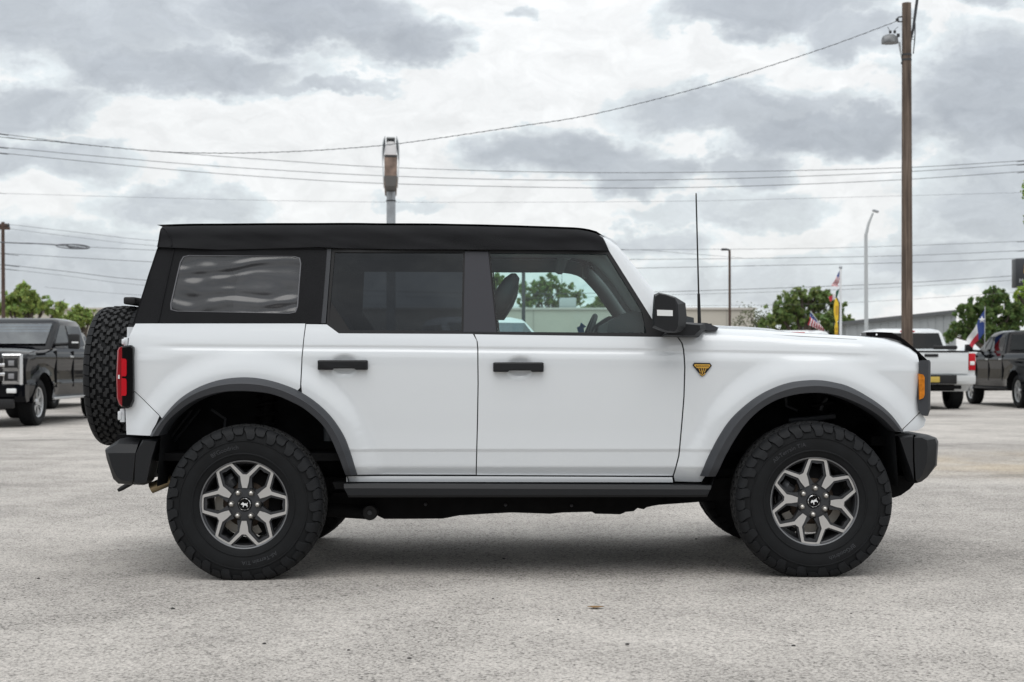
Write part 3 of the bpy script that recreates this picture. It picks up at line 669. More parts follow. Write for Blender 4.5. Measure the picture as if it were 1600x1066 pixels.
    for a_, b_ in (((1094.6,574.6),(1096.6,584.6)),((1098.8,574.6),(1096.6,584.6)),((1091,575.6),(1093.6,582)),((1102.4,575.6),(1099.6,582)),((1092,583.5),(1096.6,587)),((1101.2,583.5),(1096.6,587))):
        tube(bm, [Vector((*XZ(*a_)[:1], yb_-.008, XZ(*a_)[1])), Vector((XZ(*b_)[0], yb_-.008, XZ(*b_)[1]))], .0022, 6)
    pair('emblem_bull_head', bm, M_GOLD, 25, em)
    vs, fs = text_mesh('BADLANDS', .0125); bm = bmesh.new(); o0 = XZ(1096.4,573.4)
    vv = [bm.verts.new((o0[0]+v.x*1.05, yb_-.0095, o0[1]+v.y)) for v in vs]
    for f in fs: bm.faces.new([vv[i] for i in f])
    hpart('emblem_lettering', bm, M_BLACK, smooth='raw', parent=em[0])
    # --- cabin
    bm = bmesh.new(); box(bm, (-.55, YC, .62), (2.95, 1.6, .04)); hpart('cabin_floor', bm, M_DARK)
    bm = bmesh.new(); prism(bm, [(.50,1.24),(.515,1.335),(.60,1.385),(.80,1.40),(.97,1.36),(1.0,.65),(.72,.65),(.6,1.1)], .22, 2*YC-.22); ds = hpart('dashboard', bm, M_SEAT)
    bm = bmesh.new(); prism(bm, [(.49,1.26),(.50,1.345),(.58,1.40),(.66,1.40),(.66,1.26)], 1.22, 1.62); hpart('instrument_hood', bm, M_SEAT, parent=ds)
    for y in (.4, .8):
        bm = bmesh.new(); box(bm, (.505, y, 1.24), (.02, .12, .07), bev=.006); hpart('air_vent', bm, M_ALLOYD, parent=ds)
    bm = bmesh.new(); ring = []; c = Vector((.44, 1.40, 1.235)); u = Vector((.38, 0, .925)).normalized(); v = Vector((0, 1, 0))
    pts = [c+(u*math.cos(t)+v*math.sin(t))*.185 for t in [2*math.pi*k/40 for k in range(41)]]; tube(bm, pts, .017, 10, cap=False)
    box(bm, c, (.05, .12, .12)); tube(bm, [c, c+u*-.18], .012); tube(bm, [c-v*.18, c+v*.18], .014); tube(bm, [c, c+Vector((.3, 0, -.14))], .03); hpart('steering_wheel', bm, M_SEAT)
    def seat(x, y, w):
        bm = bmesh.new(); sects = [((x-.05, .80), .10, .9), ((x-.10, .95), .105, 1), ((x-.16, 1.15), .10, 1), ((x-.20, 1.30), .085, .92), ((x-.215, 1.40), .06, .6)]
        rings = []
        for (cx_, cz_), t, ww in sects:
            rings.append([Vector((cx_+t*math.copysign(abs(math.cos(a))**.6, math.cos(a)), y+w/2*ww*math.copysign(abs(math.sin(a))**.5, math.sin(a)), cz_)) for a in [2*math.pi*k/20 for k in range(20)]])
        loft(bm, rings); st = hpart('seat', bm, M_SEAT, sharp=60)
        bm = bmesh.new(); box(bm, (x+.17, y, .78), (.55, w, .2), bev=.06); hpart('seat_cushion', bm, M_SEAT, parent=st)
        return st
    for y in (.50, 1.44):
        st = seat(.04, y, .5); bm = bmesh.new(); rings = []
        for (cx_, cz_, t, ww) in ((-.075,1.385,.028,.5),(-.068,1.42,.045,.85),(-.05,1.47,.058,1),(-.025,1.53,.058,1),(.0,1.585,.042,.9),(.008,1.61,.016,.6)):
            rings.append([Vector((cx_+t*math.copysign(abs(math.cos(a))**.8, math.cos(a)), y+.14*ww*math.copysign(abs(math.sin(a))**.5, math.sin(a)), cz_)) for a in [2*math.pi*k/20 for k in range(20)]])
        loft(bm, rings); hpart('headrest', bm, M_SEAT, sharp=60, parent=st)
        
        for dy in (-.05, .05):
            bm = bmesh.new(); tube(bm, [(-.13,y+dy,1.36),(-.08,y+dy,1.44)], .008); hpart('headrest_post', bm, M_CHROME, parent=st)
    for y in (.52, .97, 1.42):
        st = seat(-.86, y, .42); bm = bmesh.new(); box(bm, (-1.09, y, 1.42), (.1, .26, .16), bev=.04); hpart('headrest', bm, M_SEAT, parent=st)
    bm = bmesh.new(); r0 = spline([(-1.75,1.69),(-1.6,1.73),(-.8,1.735),(.0,1.73),(.38,1.72),(.53,1.62),(.67,1.43),(.75,1.33)], 5)
    tube(bm, [(a, .315, b) for a, b in r0], .042, 12); pair('roll_bar', bm, M_LINER)
    for xx in (-.98,):
        bm = bmesh.new(); tube(bm, [(xx+.0, .3, .7), (xx, .285, 1.3), (xx, .315, 1.68)], .035, 10); pair('roll_bar_leg', bm, M_SEAT)
    for xx in (-.98, .30):
        bm = bmesh.new(); tube(bm, [(xx, .32, 1.71), (xx, .97, 1.74), (xx, 1.62, 1.71)], .035, 10); hpart('roll_bar_hoop', bm, M_LINER)
    bm = bmesh.new(); box(bm, (-.15, YC, 1.785), (1.3, 1.3, .012)); hpart('headliner', bm, M_LINER)
    bm = bmesh.new(); box(bm, (.43, YC, 1.655), (.03, .25, .075), bev=.012); tube(bm, [(.43, YC, 1.66), (.52, YC, 1.75)], .01); hpart('rear_view_mirror', bm, M_SEAT)
    bm = bmesh.new(); box(bm, (.37, .62, 1.735), (.17, .4, .02), Matrix.Rotation(R(14), 3, 'Y'), bev=.008); hpart('sun_visor', bm, mat('visor_cloth', (.32, .34, .34), .8))
    bm = bmesh.new(); q0 = P(909,512,1.5); prism(bm, [(q0.x-.022,q0.z-.03),(q0.x+.016,q0.z-.03),(q0.x+.012,q0.z-.002),(q0.x+.03,q0.z+.004),(q0.x-.005,q0.z+.032),(q0.x-.012,q0.z+.01),(q0.x-.03,q0.z)], 1.5, 1.51); hpart('blue_tag', bm, M_BLUE)

# ------------------------------------------------------------------ tyres and wheels
RT, HW = .417, .1425
PROF = [(.222,-.104),(.232,-.121),(.245,-.130),(.275,-.139),(.31,-.1425),(.35,-.139),(.376,-.131),(.388,-.118),(.392,-.105),(.397,-.06),(.400,0)]
PROF = PROF+[(r, -y) for r, y in reversed(PROF[:-1])]
def prof_y(r): return interp(r, [(a, b) for a, b in PROF[:9]])
def tyre_bm(rot=0.0, text=True, flat=None, texts=()):
    rnd = random.Random(5); bm = bmesh.new(); lathe(bm, [(r, y) for r, y in PROF], 96, 'Y', mi=0)
    rings = [(.262,-.1375),(.264,-.141),(.268,-.1415),(.271,-.1385)]
    lathe(bm, rings, 96, 'Y', mi=0); lathe(bm, [(.330,-.1400),(.332,-.1440),(.336,-.1440),(.338,-.1395)], 96, 'Y', mi=0)
    Np = 42
    def pt(th, r, y): return Vector((r*math.cos(th), y, r*math.sin(th)))
    def block(pw, rt):                                       # polygon of (theta, w) on the crown
        rb = .395; c = (sum(p[0] for p in pw)/len(pw), sum(p[1] for p in pw)/len(pw))
        loft(bm, [[pt(t, rb, w) for t, w in pw], [pt(t, rt-.002, w) for t, w in pw], [pt(c[0]+(t-c[0])*.93, rt, c[1]+(w-c[1])*.93) for t, w in pw]], True, (False, True), 1)
    Z = [(-.42,-.5),(.02,-.5),(.13,-.12),(.50,-.06),(.46,.5),(-.02,.5),(-.13,.12),(-.50,.06)]
    dth = 2*math.pi/Np
    for row, (w0, ww, st, fl) in enumerate(((-.0765,.038,.0,1),(-.0385,.040,.5,-1),(0,.040,.15,1),(.0385,.040,.65,-1),(.0765,.038,.3,1))):
        for k in range(Np):
            j = 1+.08*rnd.uniform(-1, 1); sx = .80*j; a0 = (k+st+.08*rnd.uniform(-1, 1))*dth
            block([(a0+u*dth*sx, w0+fl*v*ww*.84) for u, v in (Z if fl > 0 else [(u, v) for u, v in Z])], RT-(0, .0016, .0060)[abs(row-2)])
    path = [(.4105,.0965),(.4075,.110),(.4015,.122),(.3925,.1325),(.381,.1395),(.367,.1440),(.353,.1465),(.344,.1475)]
    for side in (-1, 1):
        for k in range(Np):
            a0 = (k+.25+(.0 if side < 0 else .5))*dth; n = 8 if k % 2 == 0 else 6; long_ = k % 2 == 0
            A, B, A2, B2 = [], [], [], []
            for i in range(n):
                r, w = path[i]; zig = (.10 if i in (2, 3) else -.06 if i in (5, 6) else 0)
                h0, h1 = (-.45, .44)
                if i >= 4: h0, h1 = (-.47+.03*(i-4), .40-.05*(i-4)) if long_ else (-.38+.05*(i-4), .48-.02*(i-4))
                if i == n-1: h0, h1 = h0*.72, h1*.72
                t0, t1 = a0+(h0+zig)*dth, a0+(h1+zig)*dth
                rr = .012 if i < 4 else .006; dr = Vector((math.cos(a0), 0, math.sin(a0)))
                A.append(pt(t0, r, side*w)); B.append(pt(t1, r, side*w))
                iw = w-rr*(.25 if i < 3 else 1); ir = r-rr*(1 if i < 3 else .5 if i < 5 else 0)
                A2.append(pt(t0-.05*dth, ir, side*iw)); B2.append(pt(t1+.05*dth, ir, side*iw))
            ring = [A2+list(reversed(B2)), A+list(reversed(B))]
            va = [[bm.verts.new(p) for p in A], [bm.verts.new(p) for p in B], [bm.verts.new(p) for p in A2], [bm.verts.new(p) for p in B2]]
            fs = []
            for i in range(n-1):
                fs += [bm.faces.new((va[0][i], va[0][i+1], va[1][i+1], va[1][i])), bm.faces.new((va[2][i], va[2][i+1], va[0][i+1], va[0][i])), bm.faces.new((va[1][i], va[1][i+1], va[3][i+1], va[3][i]))]
            fs += [bm.faces.new((va[2][0], va[0][0], va[1][0], va[3][0])), bm.faces.new((va[0][-1], va[2][-1], va[3][-1], va[1][-1]))]
            for f in fs: f.material_index = 3
    fixn(bm)
    for s, size, phi, rb in texts:
        vs, fsx = text_mesh(s, size); vv = []
        for v in vs:
            r = rb+v.y; t = phi-v.x/rb; vv.append(bm.verts.new(pt(t, r, prof_y(r)-.0022)))
        for f in fsx: bm.faces.new([vv[i] for i in f]).material_index = 2
    bmesh.ops.rotate(bm, verts=bm.verts, cent=(0, 0, 0), matrix=Matrix.Rotation(rot, 3, 'Y'))
    if flat is not None:
        for v in bm.verts:
            if v.co.z < flat: v.co.z = flat-.15*(flat-v.co.z)*.0
    return bm
def link_tyre(bm, parent):
    for f in bm.faces: f.smooth = True
    for e in bm.edges:
        if len(e.link_faces) == 2 and e.calc_face_angle(0) > R(28): e.smooth = False
    me = bpy.data.meshes.new('tyre'); bm.to_mesh(me); bm.free()
    for m in (M_RUB, M_RUB2, M_LETTER, M_LUG): me.materials.append(m)
    o = bpy.data.objects.new('tyre', me); col.objects.link(o); o.parent = parent; return o
RR = .2315
def build_wheel(rot, texts, trot, caliper, flat, spare=False, mask_arc=(0, 1)):
    bm = bmesh.new(); y0 = -.108
    def sec(lat, rad, k): a = math.pi/2-k*math.pi/3; return Vector((RR*(rad*math.cos(a)+lat*math.sin(a)), 0, RR*(rad*math.sin(a)-lat*math.cos(a))))
    half = [(.045,.678),(.275,.90),(.30,.918),(.339,.912),(.4825,.8357),(.462,.8002),(.350,.862),(.322,.856),(.104,.628),(.086,.50),(.054,.372)]
    under = [(.028,.71),(.25,.925),(.29,.93),(.345,.915),(.4925,.853),(.4225,.732),(.37,.78),(.33,.80),(.150,.60),(.150,.50),(.165,.36)]
    for k in range(6):
        for poly, ya, yb_, mf, ms in ((half, y0, y0+.02, 0, 1), (under, y0+.009, y0+.055, 1, 1)):
            full = [(-a, b) for a, b in reversed(poly)]+poly; n = len(full)
            top = [bm.verts.new(sec(a, b, k)+Vector((0, ya, 0))) for a, b in full]; bot = [bm.verts.new(sec(a, b, k)+Vector((0, yb_, 0))) for a, b in full]
            # faces: strips pairing notch side with window side
            m = len(poly); R_ = top[m:]; L_ = list(reversed(top[:m]))
            def fc(vs): f = bm.faces.new(vs); f.material_index = mf
            for H, flip in ((R_, False), (L_, True)):
                quads = [(H[0], H[8], H[7], H[1]), (H[1], H[7], H[6], H[2]), (H[2], H[6], H[3]), (H[3], H[6], H[5], H[4])]
                for q in quads: fc(q if flip else tuple(reversed(q)))
            fc((L_[0], R_[0], R_[8], L_[8])); fc((L_[8], R_[8], R_[9], L_[9])); fc((L_[9], R_[9], R_[10], L_[10]))
            for i in range(n):
                j = (i+1) % n; f = bm.faces.new((top[i], top[j], bot[j], bot[i])); f.material_index = ms
    fixn(bm)
    lathe(bm, [(.0, y0+.016),(.034, y0+.016),(.040, y0+.010),(.060, y0+.010),(.085, y0+.013),(.092, y0+.03),(.092, y0+.06)], 48, 'Y', mi=1)
    lathe(bm, [(.2235,-.098),(.2235,-.113),(.2255,-.119),(.2310,-.121),(.2360,-.117),(.237,-.108)], 72, 'Y', mi=3)
    lathe(bm, [(.2235,-.104),(.216,-.098),(.211,-.085),(.205,-.05),(.197,.0),(.195,.09),(.205,.115),(.228,.122)], 72, 'Y', mi=2)
    bmesh.ops.rotate(bm, verts=bm.verts, cent=(0, 0, 0), matrix=Matrix.Rotation(rot, 3, 'Y'))
    w = link('spare_wheel' if spare else 'wheel', bm, [M_ALLOY, M_ALLOYD, M_BARREL, M_LIP], None, True, 30)
    link_tyre(tyre_bm(trot, texts=texts, flat=flat), w)
    for k in range(6):
        a = rot*-1+k*math.pi/3; bm = bmesh.new(); lathe(bm, [(0,-.026),(.008,-.0245),(.0125,-.019),(.0145,-.009),(.017,-.004),(.0175,.004)], 16, 'Y', (.0688*math.cos(a), y0+.012, .0688*math.sin(a)))
        _sub(link('lug_nut', bm, M_NUT, None, True, 60), w)
    bm = bmesh.new(); lathe(bm, [(.0285, y0+.003),(.0298, y0+.001),(.0318, y0+.003),(.0335, y0+.014)], 40, 'Y', mi=0); lathe(bm, [(0, y0+.004),(.0285, y0+.0035)], 40, 'Y', mi=1)
    horse = [(-9,4),(-6,7),(-3,6),(-1,3),(3,4),(7,3),(12,7),(10,2),(9,-1),(11,-5),(9,-10),(7,-5),(3,-3),(-2,-4),(-3,-10),(-6,-9),(-5,-3),(-8,-1),(-11,-2),(-12,1)]
    for v in [[bm.verts.new((.00155*a, y0+.0015, .00155*b)) for a, b in horse]]: f = bm.faces.new(v); f.material_index = 2
    bmesh.ops.rotate(bm, verts=bm.verts, cent=(0, 0, 0), matrix=Matrix.Rotation(rot, 3, 'Y'))
    _sub(link('hub_cap', bm, [M_CHROME, M_GBLACK, M_CLEAR], None, True, 30), w)
    if not spare:
        bm = bmesh.new(); lathe(bm, [(.126,-.03),(.128,-.026),(.170,-.026),(.172,-.022),(.172,-.002)], 64, 'Y', mi=0); lathe(bm, [(0,-.05),(.10,-.05),(.122,-.04),(.128,-.026)], 48, 'Y', mi=1)
        _sub(link('brake_disc', bm, [M_ROTOR, M_RUST], None, True, 30), w)
        bm = bmesh.new(); rings = []
        for k in range(9):
            a = caliper+(-.42+.84*k/8); ca, sa = math.cos(a), math.sin(a); e = 1 if 0 < k < 8 else .8
            rings.append([Vector((r*ca, y, r*sa)) for r, y in ((.112,-.062*e),(.150,-.066*e),(.178,-.05),(.180,.03),(.11,.03))])
        loft(bm, rings); fixn(bm); _sub(link('brake_caliper', bm, M_ALLOYD, None, True, 30), w)
        bm = bmesh.new(); a0, a1 = mask_arc; rings = []  # added dark plate; leaves the pale disc ring bright on one arc only
        for k in range(25):
            a = a0+(a1-a0)*k/24; ca, sa = math.cos(a), math.sin(a); rings.append([Vector((r*ca, y, r*sa)) for r, y in ((.118,-.045),(.150,-.040),(.178,-.036),(.180,.0),(.118,.0))])
        loft(bm, rings); fixn(bm); _sub(link('rotor_mask', bm, M_DARK, None, True, 30), w)
    return w
def build_wheels():
    T1 = (('BFGoodrich', .030, R(-62), .292), ('All-Terrain T/A', .030, R(118), .292))
    T2 = (('All-Terrain T/A', .030, R(-70), .292), ('BFGoodrich', .030, R(112), .292))
    xr, zr, xf, zf = -1.3977, .380, 1.578, .3967; yw = .166
    wr = build_wheel(R(1), T2, R(3), R(140), -.394, mask_arc=(R(-62), R(128))); wf = build_wheel(R(-25), T1, 0, R(165), -.394, mask_arc=(R(-8), R(205)))
    for w, x, z in ((wr, xr, zr), (wf, xf, zf)):
        w.location = (x, yw, z); hp(w)
        c = copy_tree(w); c.location = (x, 2*YC-yw, z); c.rotation_euler = (0, 0, math.pi)
    ws = build_wheel(0.3, T1, .4, 0, None, True); ws.location = (-2.268, .985, 1.042); ws.rotation_euler = (0, 0, R(-90)); ws.scale = (.988, .98, .988); hp(ws)
    bm = bmesh.new(); lathe(bm, [(0,-.06),(.09,-.05),(.11,.0),(.11,.2)], 24, 'X', (-2.22, .985, 1.043)); hpart('spare_carrier', bm, M_DARK)

# ------------------------------------------------------------------ ground
def build_ground():
    m = bpy.data.materials.new('chip_seal_asphalt'); m.use_nodes = True; nt = m.node_tree; L = nt.links.new; b = nt.nodes['Principled BSDF']
    b.inputs['Roughness'].default_value = .93; b.inputs['Specular IOR Level'].default_value = .2
    geo = _mk(nt, 'ShaderNodeNewGeometry'); pos = geo.outputs['Position']
    def M(op, a, b_=None, c=None, clamp=False):
        n = _mk(nt, 'ShaderNodeMath'); n.operation = op; n.use_clamp = clamp
        for i, v in enumerate((a, b_, c)):
            if v is None: continue
            if isinstance(v, (int, float)): n.inputs[i].default_value = v
            else: L(v, n.inputs[i])
        return n.outputs[0]
    def noi(scale, det=5, rough=.55, stretch=(1, 1, 1), off=(0, 0, 0)):
        mp = _mk(nt, 'ShaderNodeMapping'); L(pos, mp.inputs[0]); mp.inputs['Scale'].default_value = stretch; mp.inputs['Location'].default_value = off
        n = _mk(nt, 'ShaderNodeTexNoise'); n.inputs['Scale'].default_value = scale; n.inputs['Detail'].default_value = det; n.inputs['Roughness'].default_value = rough; L(mp.outputs[0], n.inputs[0]); return n.outputs[0]
    def mr(v, a, b_, c, d, smooth=True):
        n = _mk(nt, 'ShaderNodeMapRange'); n.interpolation_type = 'SMOOTHSTEP' if smooth else 'LINEAR'; L(v, n.inputs[0])
        for i, x in enumerate((a, b_, c, d)): n.inputs[i+1].default_value = x
        return n.outputs[0]
    sp = _mk(nt, 'ShaderNodeSeparateXYZ'); L(pos, sp.inputs[0]); X, Y = sp.outputs[0], sp.outputs[1]
    vo = _mk(nt, 'ShaderNodeTexVoronoi'); vo.inputs['Scale'].default_value = 85; L(pos, vo.inputs[0])
    sv = _mk(nt, 'ShaderNodeSeparateColor'); L(vo.outputs['Color'], sv.inputs[0])
    vo2 = _mk(nt, 'ShaderNodeTexVoronoi'); vo2.inputs['Scale'].default_value = 210; L(pos, vo2.inputs[0]); sv2 = _mk(nt, 'ShaderNodeSeparateColor'); L(vo2.outputs['Color'], sv2.inputs[0])
    grain = M('ADD', mr(sv.outputs[0], 0, 1, -.14, .14, False), mr(sv2.outputs[1], 0, 1, -.17, .17, False))
    grain = M('ADD', grain, mr(noi(26, 3, .7), .3, .7, -.07, .07))
    pit = mr(vo.outputs['Distance'], .45, .8, 0, -.32)
    grain = M('ADD', grain, pit)
    grain = M('ADD', grain, mr(sv.outputs[2], .82, .88, 0, -.34))
    big = M('ADD', mr(noi(.35, 6, .6), .3, .7, -.13, .10), mr(noi(1.6, 5, .62), .3, .7, -.11, .10))
    big = M('ADD', big, mr(noi(.16, 4, .6, (.35, 1, 1), (3, 7, 0)), .55, .72, 0, -.12))
    val = M('ADD', M('ADD', 1.0, grain), big)
    # dark grit lying about
    v3 = _mk(nt, 'ShaderNodeTexVoronoi'); v3.inputs['Scale'].default_value = 2.6; L(pos, v3.inputs[0]); v3.inputs['Randomness'].default_value = 1
    s3 = _mk(nt, 'ShaderNodeSeparateColor'); L(v3.outputs['Color'], s3.inputs[0])
    spot = M('MULTIPLY', M('LESS_THAN', v3.outputs['Distance'], M('MULTIPLY', s3.outputs[1], .052)), M('GREATER_THAN', s3.outputs[0], .72))
    # worn patches, seams, and soft shade painted beside the vehicle (distances in metres behind the vehicle)
    wob = mr(noi(.35, 4, .6), 0, 1, -.7, .7, False)
    def seam_and_shade(y0, w, x0, x1, k, off):
        d = M('ABSOLUTE', M('SUBTRACT', M('ADD', Y, wob), y0)); a = mr(d, w*.25, w, k, 0)
        xm = M('MULTIPLY', mr(X, x0-1.5, x0+1, 0, 1), mr(X, x1-1, x1+1.5, 1, 0)); nm = mr(noi(.55, 6, .7, (1, .6, 1), (off, off, 0)), .38, .62, .1, 1)
        return M('MULTIPLY', M('MULTIPLY', a, xm), nm)
    dark = seam_and_shade(12.3, .7, 4.6, 16, .36, 1)
    for args in ((6.8, .35, 3.6, 12, .32, 5), (23.1, 1.5, 8, 30, .34, 9), (13.5, .45, -12, -4.5, .42, 2), (5.85, .22, -8, -2.9, .30, 4), (9.6, .45, -9, -3, .16, 6), (3.87, .22, -6, -1, .12, 8), (1.3, 2.2, 1.9, 7, .20, 3), (1.0, 1.8, -6, -1.9, .14, 11), (19.8, 1.4, -14, 16, .16, 7)):  # the two broad patches beside the vehicle also paint in its soft shade
        dark = M('MAXIMUM', dark, seam_and_shade(*args))
    tan_ = M('MULTIPLY', M('MULTIPLY', mr(M('ABSOLUTE', M('SUBTRACT', M('ADD', Y, wob), 8.56)), .8, 3.0, 1, 0), mr(X, 3.2, 5, 0, 1)), mr(noi(.5, 5, .6, (1, 1, 1), (9, 1, 0)), .36, .6, .25, 1))
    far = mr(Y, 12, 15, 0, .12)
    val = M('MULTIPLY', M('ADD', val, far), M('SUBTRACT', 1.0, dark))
    val = M('MULTIPLY', val, M('SUBTRACT', 1.0, M('MULTIPLY', spot, .72)))
    c1 = _mk(nt, 'ShaderNodeMix'); c1.data_type = 'RGBA'; L(tan_, c1.inputs[0]); c1.inputs[6].default_value = (.45, .421, .391, 1); c1.inputs[7].default_value = (.46, .395, .315, 1)
    c2 = _mk(nt, 'ShaderNodeMix'); c2.data_type = 'RGBA'; c2.blend_type = 'MULTIPLY'; c2.inputs[0].default_value = 1; L(c1.outputs[2], c2.inputs[6])
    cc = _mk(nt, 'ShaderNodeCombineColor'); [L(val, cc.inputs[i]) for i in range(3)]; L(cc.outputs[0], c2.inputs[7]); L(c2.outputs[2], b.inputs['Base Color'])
    bp = _mk(nt, 'ShaderNodeBump'); bp.inputs['Strength'].default_value = .55; bp.inputs['Distance'].default_value = .006
    L(M('ADD', vo.outputs['Distance'], M('MULTIPLY', vo2.outputs['Distance'], .5)), bp.inputs['Height']); L(bp.outputs[0], b.inputs['Normal'])
    bm = bmesh.new()
    ax = [-4000, -1500, -600, -250, -120, -60, -30, -15]+[-9+.45*k for k in range(41)]+[15, 30, 60, 120, 250, 600, 1500, 4000]
    ay = [-300, -100, -40, -20]+[-12+.6*k for k in range(61)]+[30, 40, 60, 90, 150, 300, 700, 1800, 5000]
    def gz(x, y):
        k = math.exp(-(((x)/5.5)**4))*math.exp(-((y/9)**4)); return k*(.0056*max(-3, min(3, x))-.0058)+.02*sstep(12, 40, abs(y))*0
    V = [[bm.verts.new((x, y, gz(x, y))) for x in ax] for y in ay]
    for a, b2 in zip(V, V[1:]):
        for i in range(len(ax)-1): bm.faces.new((a[i], a[i+1], b2[i+1], b2[i]))
    tag(link('ground', bm, m), kind='structure')

def build_litter():
    rnd = random.Random(3); m = mat('dry_leaf_brown', (.22, .13, .05), .9); p = P(930, 950, 0); y = F_PX*CAM_H/(950-HOR)-CAM_D; x = (930-800)/Sy(y)
    bm = bmesh.new(); c = [(-.035,0),(-.015,.012),(.01,.014),(.04,.002),(.015,-.010),(-.01,-.012)]
    loft(bm, [[Vector((x+a, y+b*1.6, .004+.10*abs(a)*.3)) for a, b in c], [Vector((x+a, y+b*1.6, .006+.10*abs(a)*.3)) for a, b in c]]); fixn(bm)
    tag(link('dry_leaf', bm, m, None, False), 'small curled brown leaf lying on the asphalt in front of the off-roader', 'leaf')
    stones = [(185,860),(545,1017),(413,1007),(872,969),(787,874),(745,875),(1088,843),(770,936),(270,952),(1240,1010),(1470,980),(640,1030),(980,1008),(1330,960),(60,905)]
    ms = mat('dark_grit', (.035, .033, .032), .9)
    for k, (a, b) in enumerate(stones):
        y = F_PX*CAM_H/(b-HOR)-CAM_D; x = (a-800)/Sy(y); bm = bmesh.new(); r = rnd.uniform(.004, .008)
        bmesh.ops.create_icosphere(bm, subdivisions=1, radius=r, matrix=Matrix.Translation((x, y, r*.4)))
        for v in bm.verts: v.co.x = x+(v.co.x-x)*1.4+rnd.uniform(-.2, .2)*r; v.co.z = .001+abs(v.co.z)*.7
        tag(link('pebble', bm, ms, None, False), 'dark crumb of grit lying loose on the pale asphalt', 'pebble', 'dark crumbs of grit on the asphalt')

# ------------------------------------------------------------------ pickups
M_TBLACK = mat('black_truck_paint', (.003, .0034, .005), .05, spec=.16)
M_TWHITE = mat('white_truck_paint', (.62, .64, .65), .25, coat=1.0)
M_TBLUE = mat('midnight_truck_paint', (.005, .008, .015), .06, spec=.16)
G_DARKW = glass('privacy_glass', (.10, .11, .12), gloss=.9)
G_WIND = glass('truck_windscreen', (.25, .29, .32), gloss=2.0)
M_GREY = mat('cabin_grey', (.05, .05, .052), .8)
M_LENS = mat('smoked_lens', (.22, .22, .23), .15, coat=.5)
M_PLATE = mat('paper_tag', (.50, .36, .07), .6)
M_SILV = mat('satin_silver', (.52, .53, .54), .32, metal=.7)
def truck(name, label, loc, rz, paint, group, tall=0.0, rim=M_SILV, front=True, rear=True, mirrors=.0, bumper=None):
    root = empty(name, loc, rz); tag(root, label, 'truck', group); t = tall
    def add(n, bm, m, parent=None, sharp=30):
        fixn(bm); o = link(n, bm, m, None, True, sharp); o.parent = parent or root; return o
    WX, RW = 1.85, .42
    def arch(cx): return [(cx+.53*math.cos(a), .42+.53*math.sin(a)) for a in [math.pi*(1-k/14) for k in range(15)]]
    zb = 1.37+t*.8
    low = [(-2.86,.60),(-2.45,.56)]+[p for p in arch(-WX)]+[(-1.2,.48),(1.2,.48)]+[p for p in arch(WX)]+[(2.5,.50),(2.78,.52),(2.86,.62),(2.88,1.0+t),(2.84,1.16+t),(2.72,1.24+t),(2.2,1.29+t),(1.36,1.35+t),(1.2,zb),(-2.90,zb-.02),(-2.93,zb-.08),(-2.90,.8)]
    bm = bmesh.new()
    def ring(y, k): return [Vector((x*(1-k*.012), y, z if z < .6 else z-k*.035*(z > 1.1))) for x, z in low]
    caps = loft(bm, [ring(-.93, 0), ring(-.5, 0), ring(0, 0), ring(.5, 0), ring(.93, 0)], True, (False, False))
    for s_, edge in ((-1, caps[0]), (1, caps[-1])):          # flanks: fine sheets with a shoulder, a hollow and a tucked sill
        fl = bmesh.new(); f0 = fl.faces.new([fl.verts.new((x, 0, z)) for x, z in low])
        zs = [.54,.6,.66,.7,.74,.78,.84,.9,.96,1.02,1.08,1.14,1.18,1.22,1.26,1.3,1.33,1.35,1.37]
        for co, no in [((0, 0, z), (0, 0, 1)) for z in zs]+[((-2.7+.3*k, 0, 0), (1, 0, 0)) for k in range(19)]:
            bmesh.ops.bisect_plane(fl, geom=fl.verts[:]+fl.edges[:]+fl.faces[:], dist=1e-5, plane_co=co, plane_no=no)
        bmap = {}
        bd = {v for e in fl.edges if len(e.link_faces) == 1 for v in e.verts}
        for v in fl.verts:
            x, z = v.co.x, v.co.z; zz = z-t*.6
            y = interp(zz, [(.45,.915),(.56,.955),(.66,.972),(.72,.985),(.76,.972),(.95,.962),(1.08,.972),(1.18,.985),(1.24,.978),(1.32,.95),(1.42,.90)])
            for cx in (-WX, WX):
                dd = math.hypot(x-cx, z-.42); y += .035*(1-sstep(.55, .72, dd))
            if v in bd and z > 1.2 and x > 1.4: y -= .03
            bmap[v] = bm.verts.new((x, s_*y, z))
        for f in fl.faces:
            try: bm.faces.new([bmap[v] for v in f.verts])
            except ValueError: pass
        bl = [e for e in fl.edges if len(e.link_faces) == 1]
        for e in bl:
            a, b = bmap[e.verts[0]], bmap[e.verts[1]]
            try: bm.faces.new((a, b, bm.verts.new((b.co.x, s_*.93, b.co.z)), bm.verts.new((a.co.x, s_*.93, a.co.z))))
            except ValueError: pass
        fl.free()
    bmesh.ops.remove_doubles(bm, verts=bm.verts, dist=.002)
    for v in bm.verts:                                       # hood dome and nose sweep
        if v.co.x > 1.3 and v.co.z > 1.1: v.co.z += .05*(1-(v.co.y/.98)**2)
        if v.co.x > 2.4: v.co.x -= .16*(abs(v.co.y)/.98)**3
    body = add('body', bm, paint, sharp=28)
    # cab
    B = [(1.30,.87),(-1.02,.87)]; zt = 1.93+t*.75
    bm = bmesh.new()
    def cr(z, x0, x1, w, rnd=.12):
        out = []
        for sx, sy, a0 in ((1, 1, 0), (-1, 1, 90), (-1, -1, 180), (1, -1, 270)):
            for k in range(4):
                a = R(a0+30*k); out.append(Vector(((x1 if sx > 0 else x0)-sx*rnd+rnd*math.cos(a), sy*(w-rnd)+rnd*math.sin(a), z)))
        return out
    loft(bm, [cr(zb-.06, -1.05, 1.36, .935, .05), cr(zb+.02, -1.02, 1.25, .92, .05), cr(zt-.10, -.90, .47, .80, .08), cr(zt-.03, -.86, .36, .755, .10), cr(zt+.015, -.75, .20, .60, .12)])
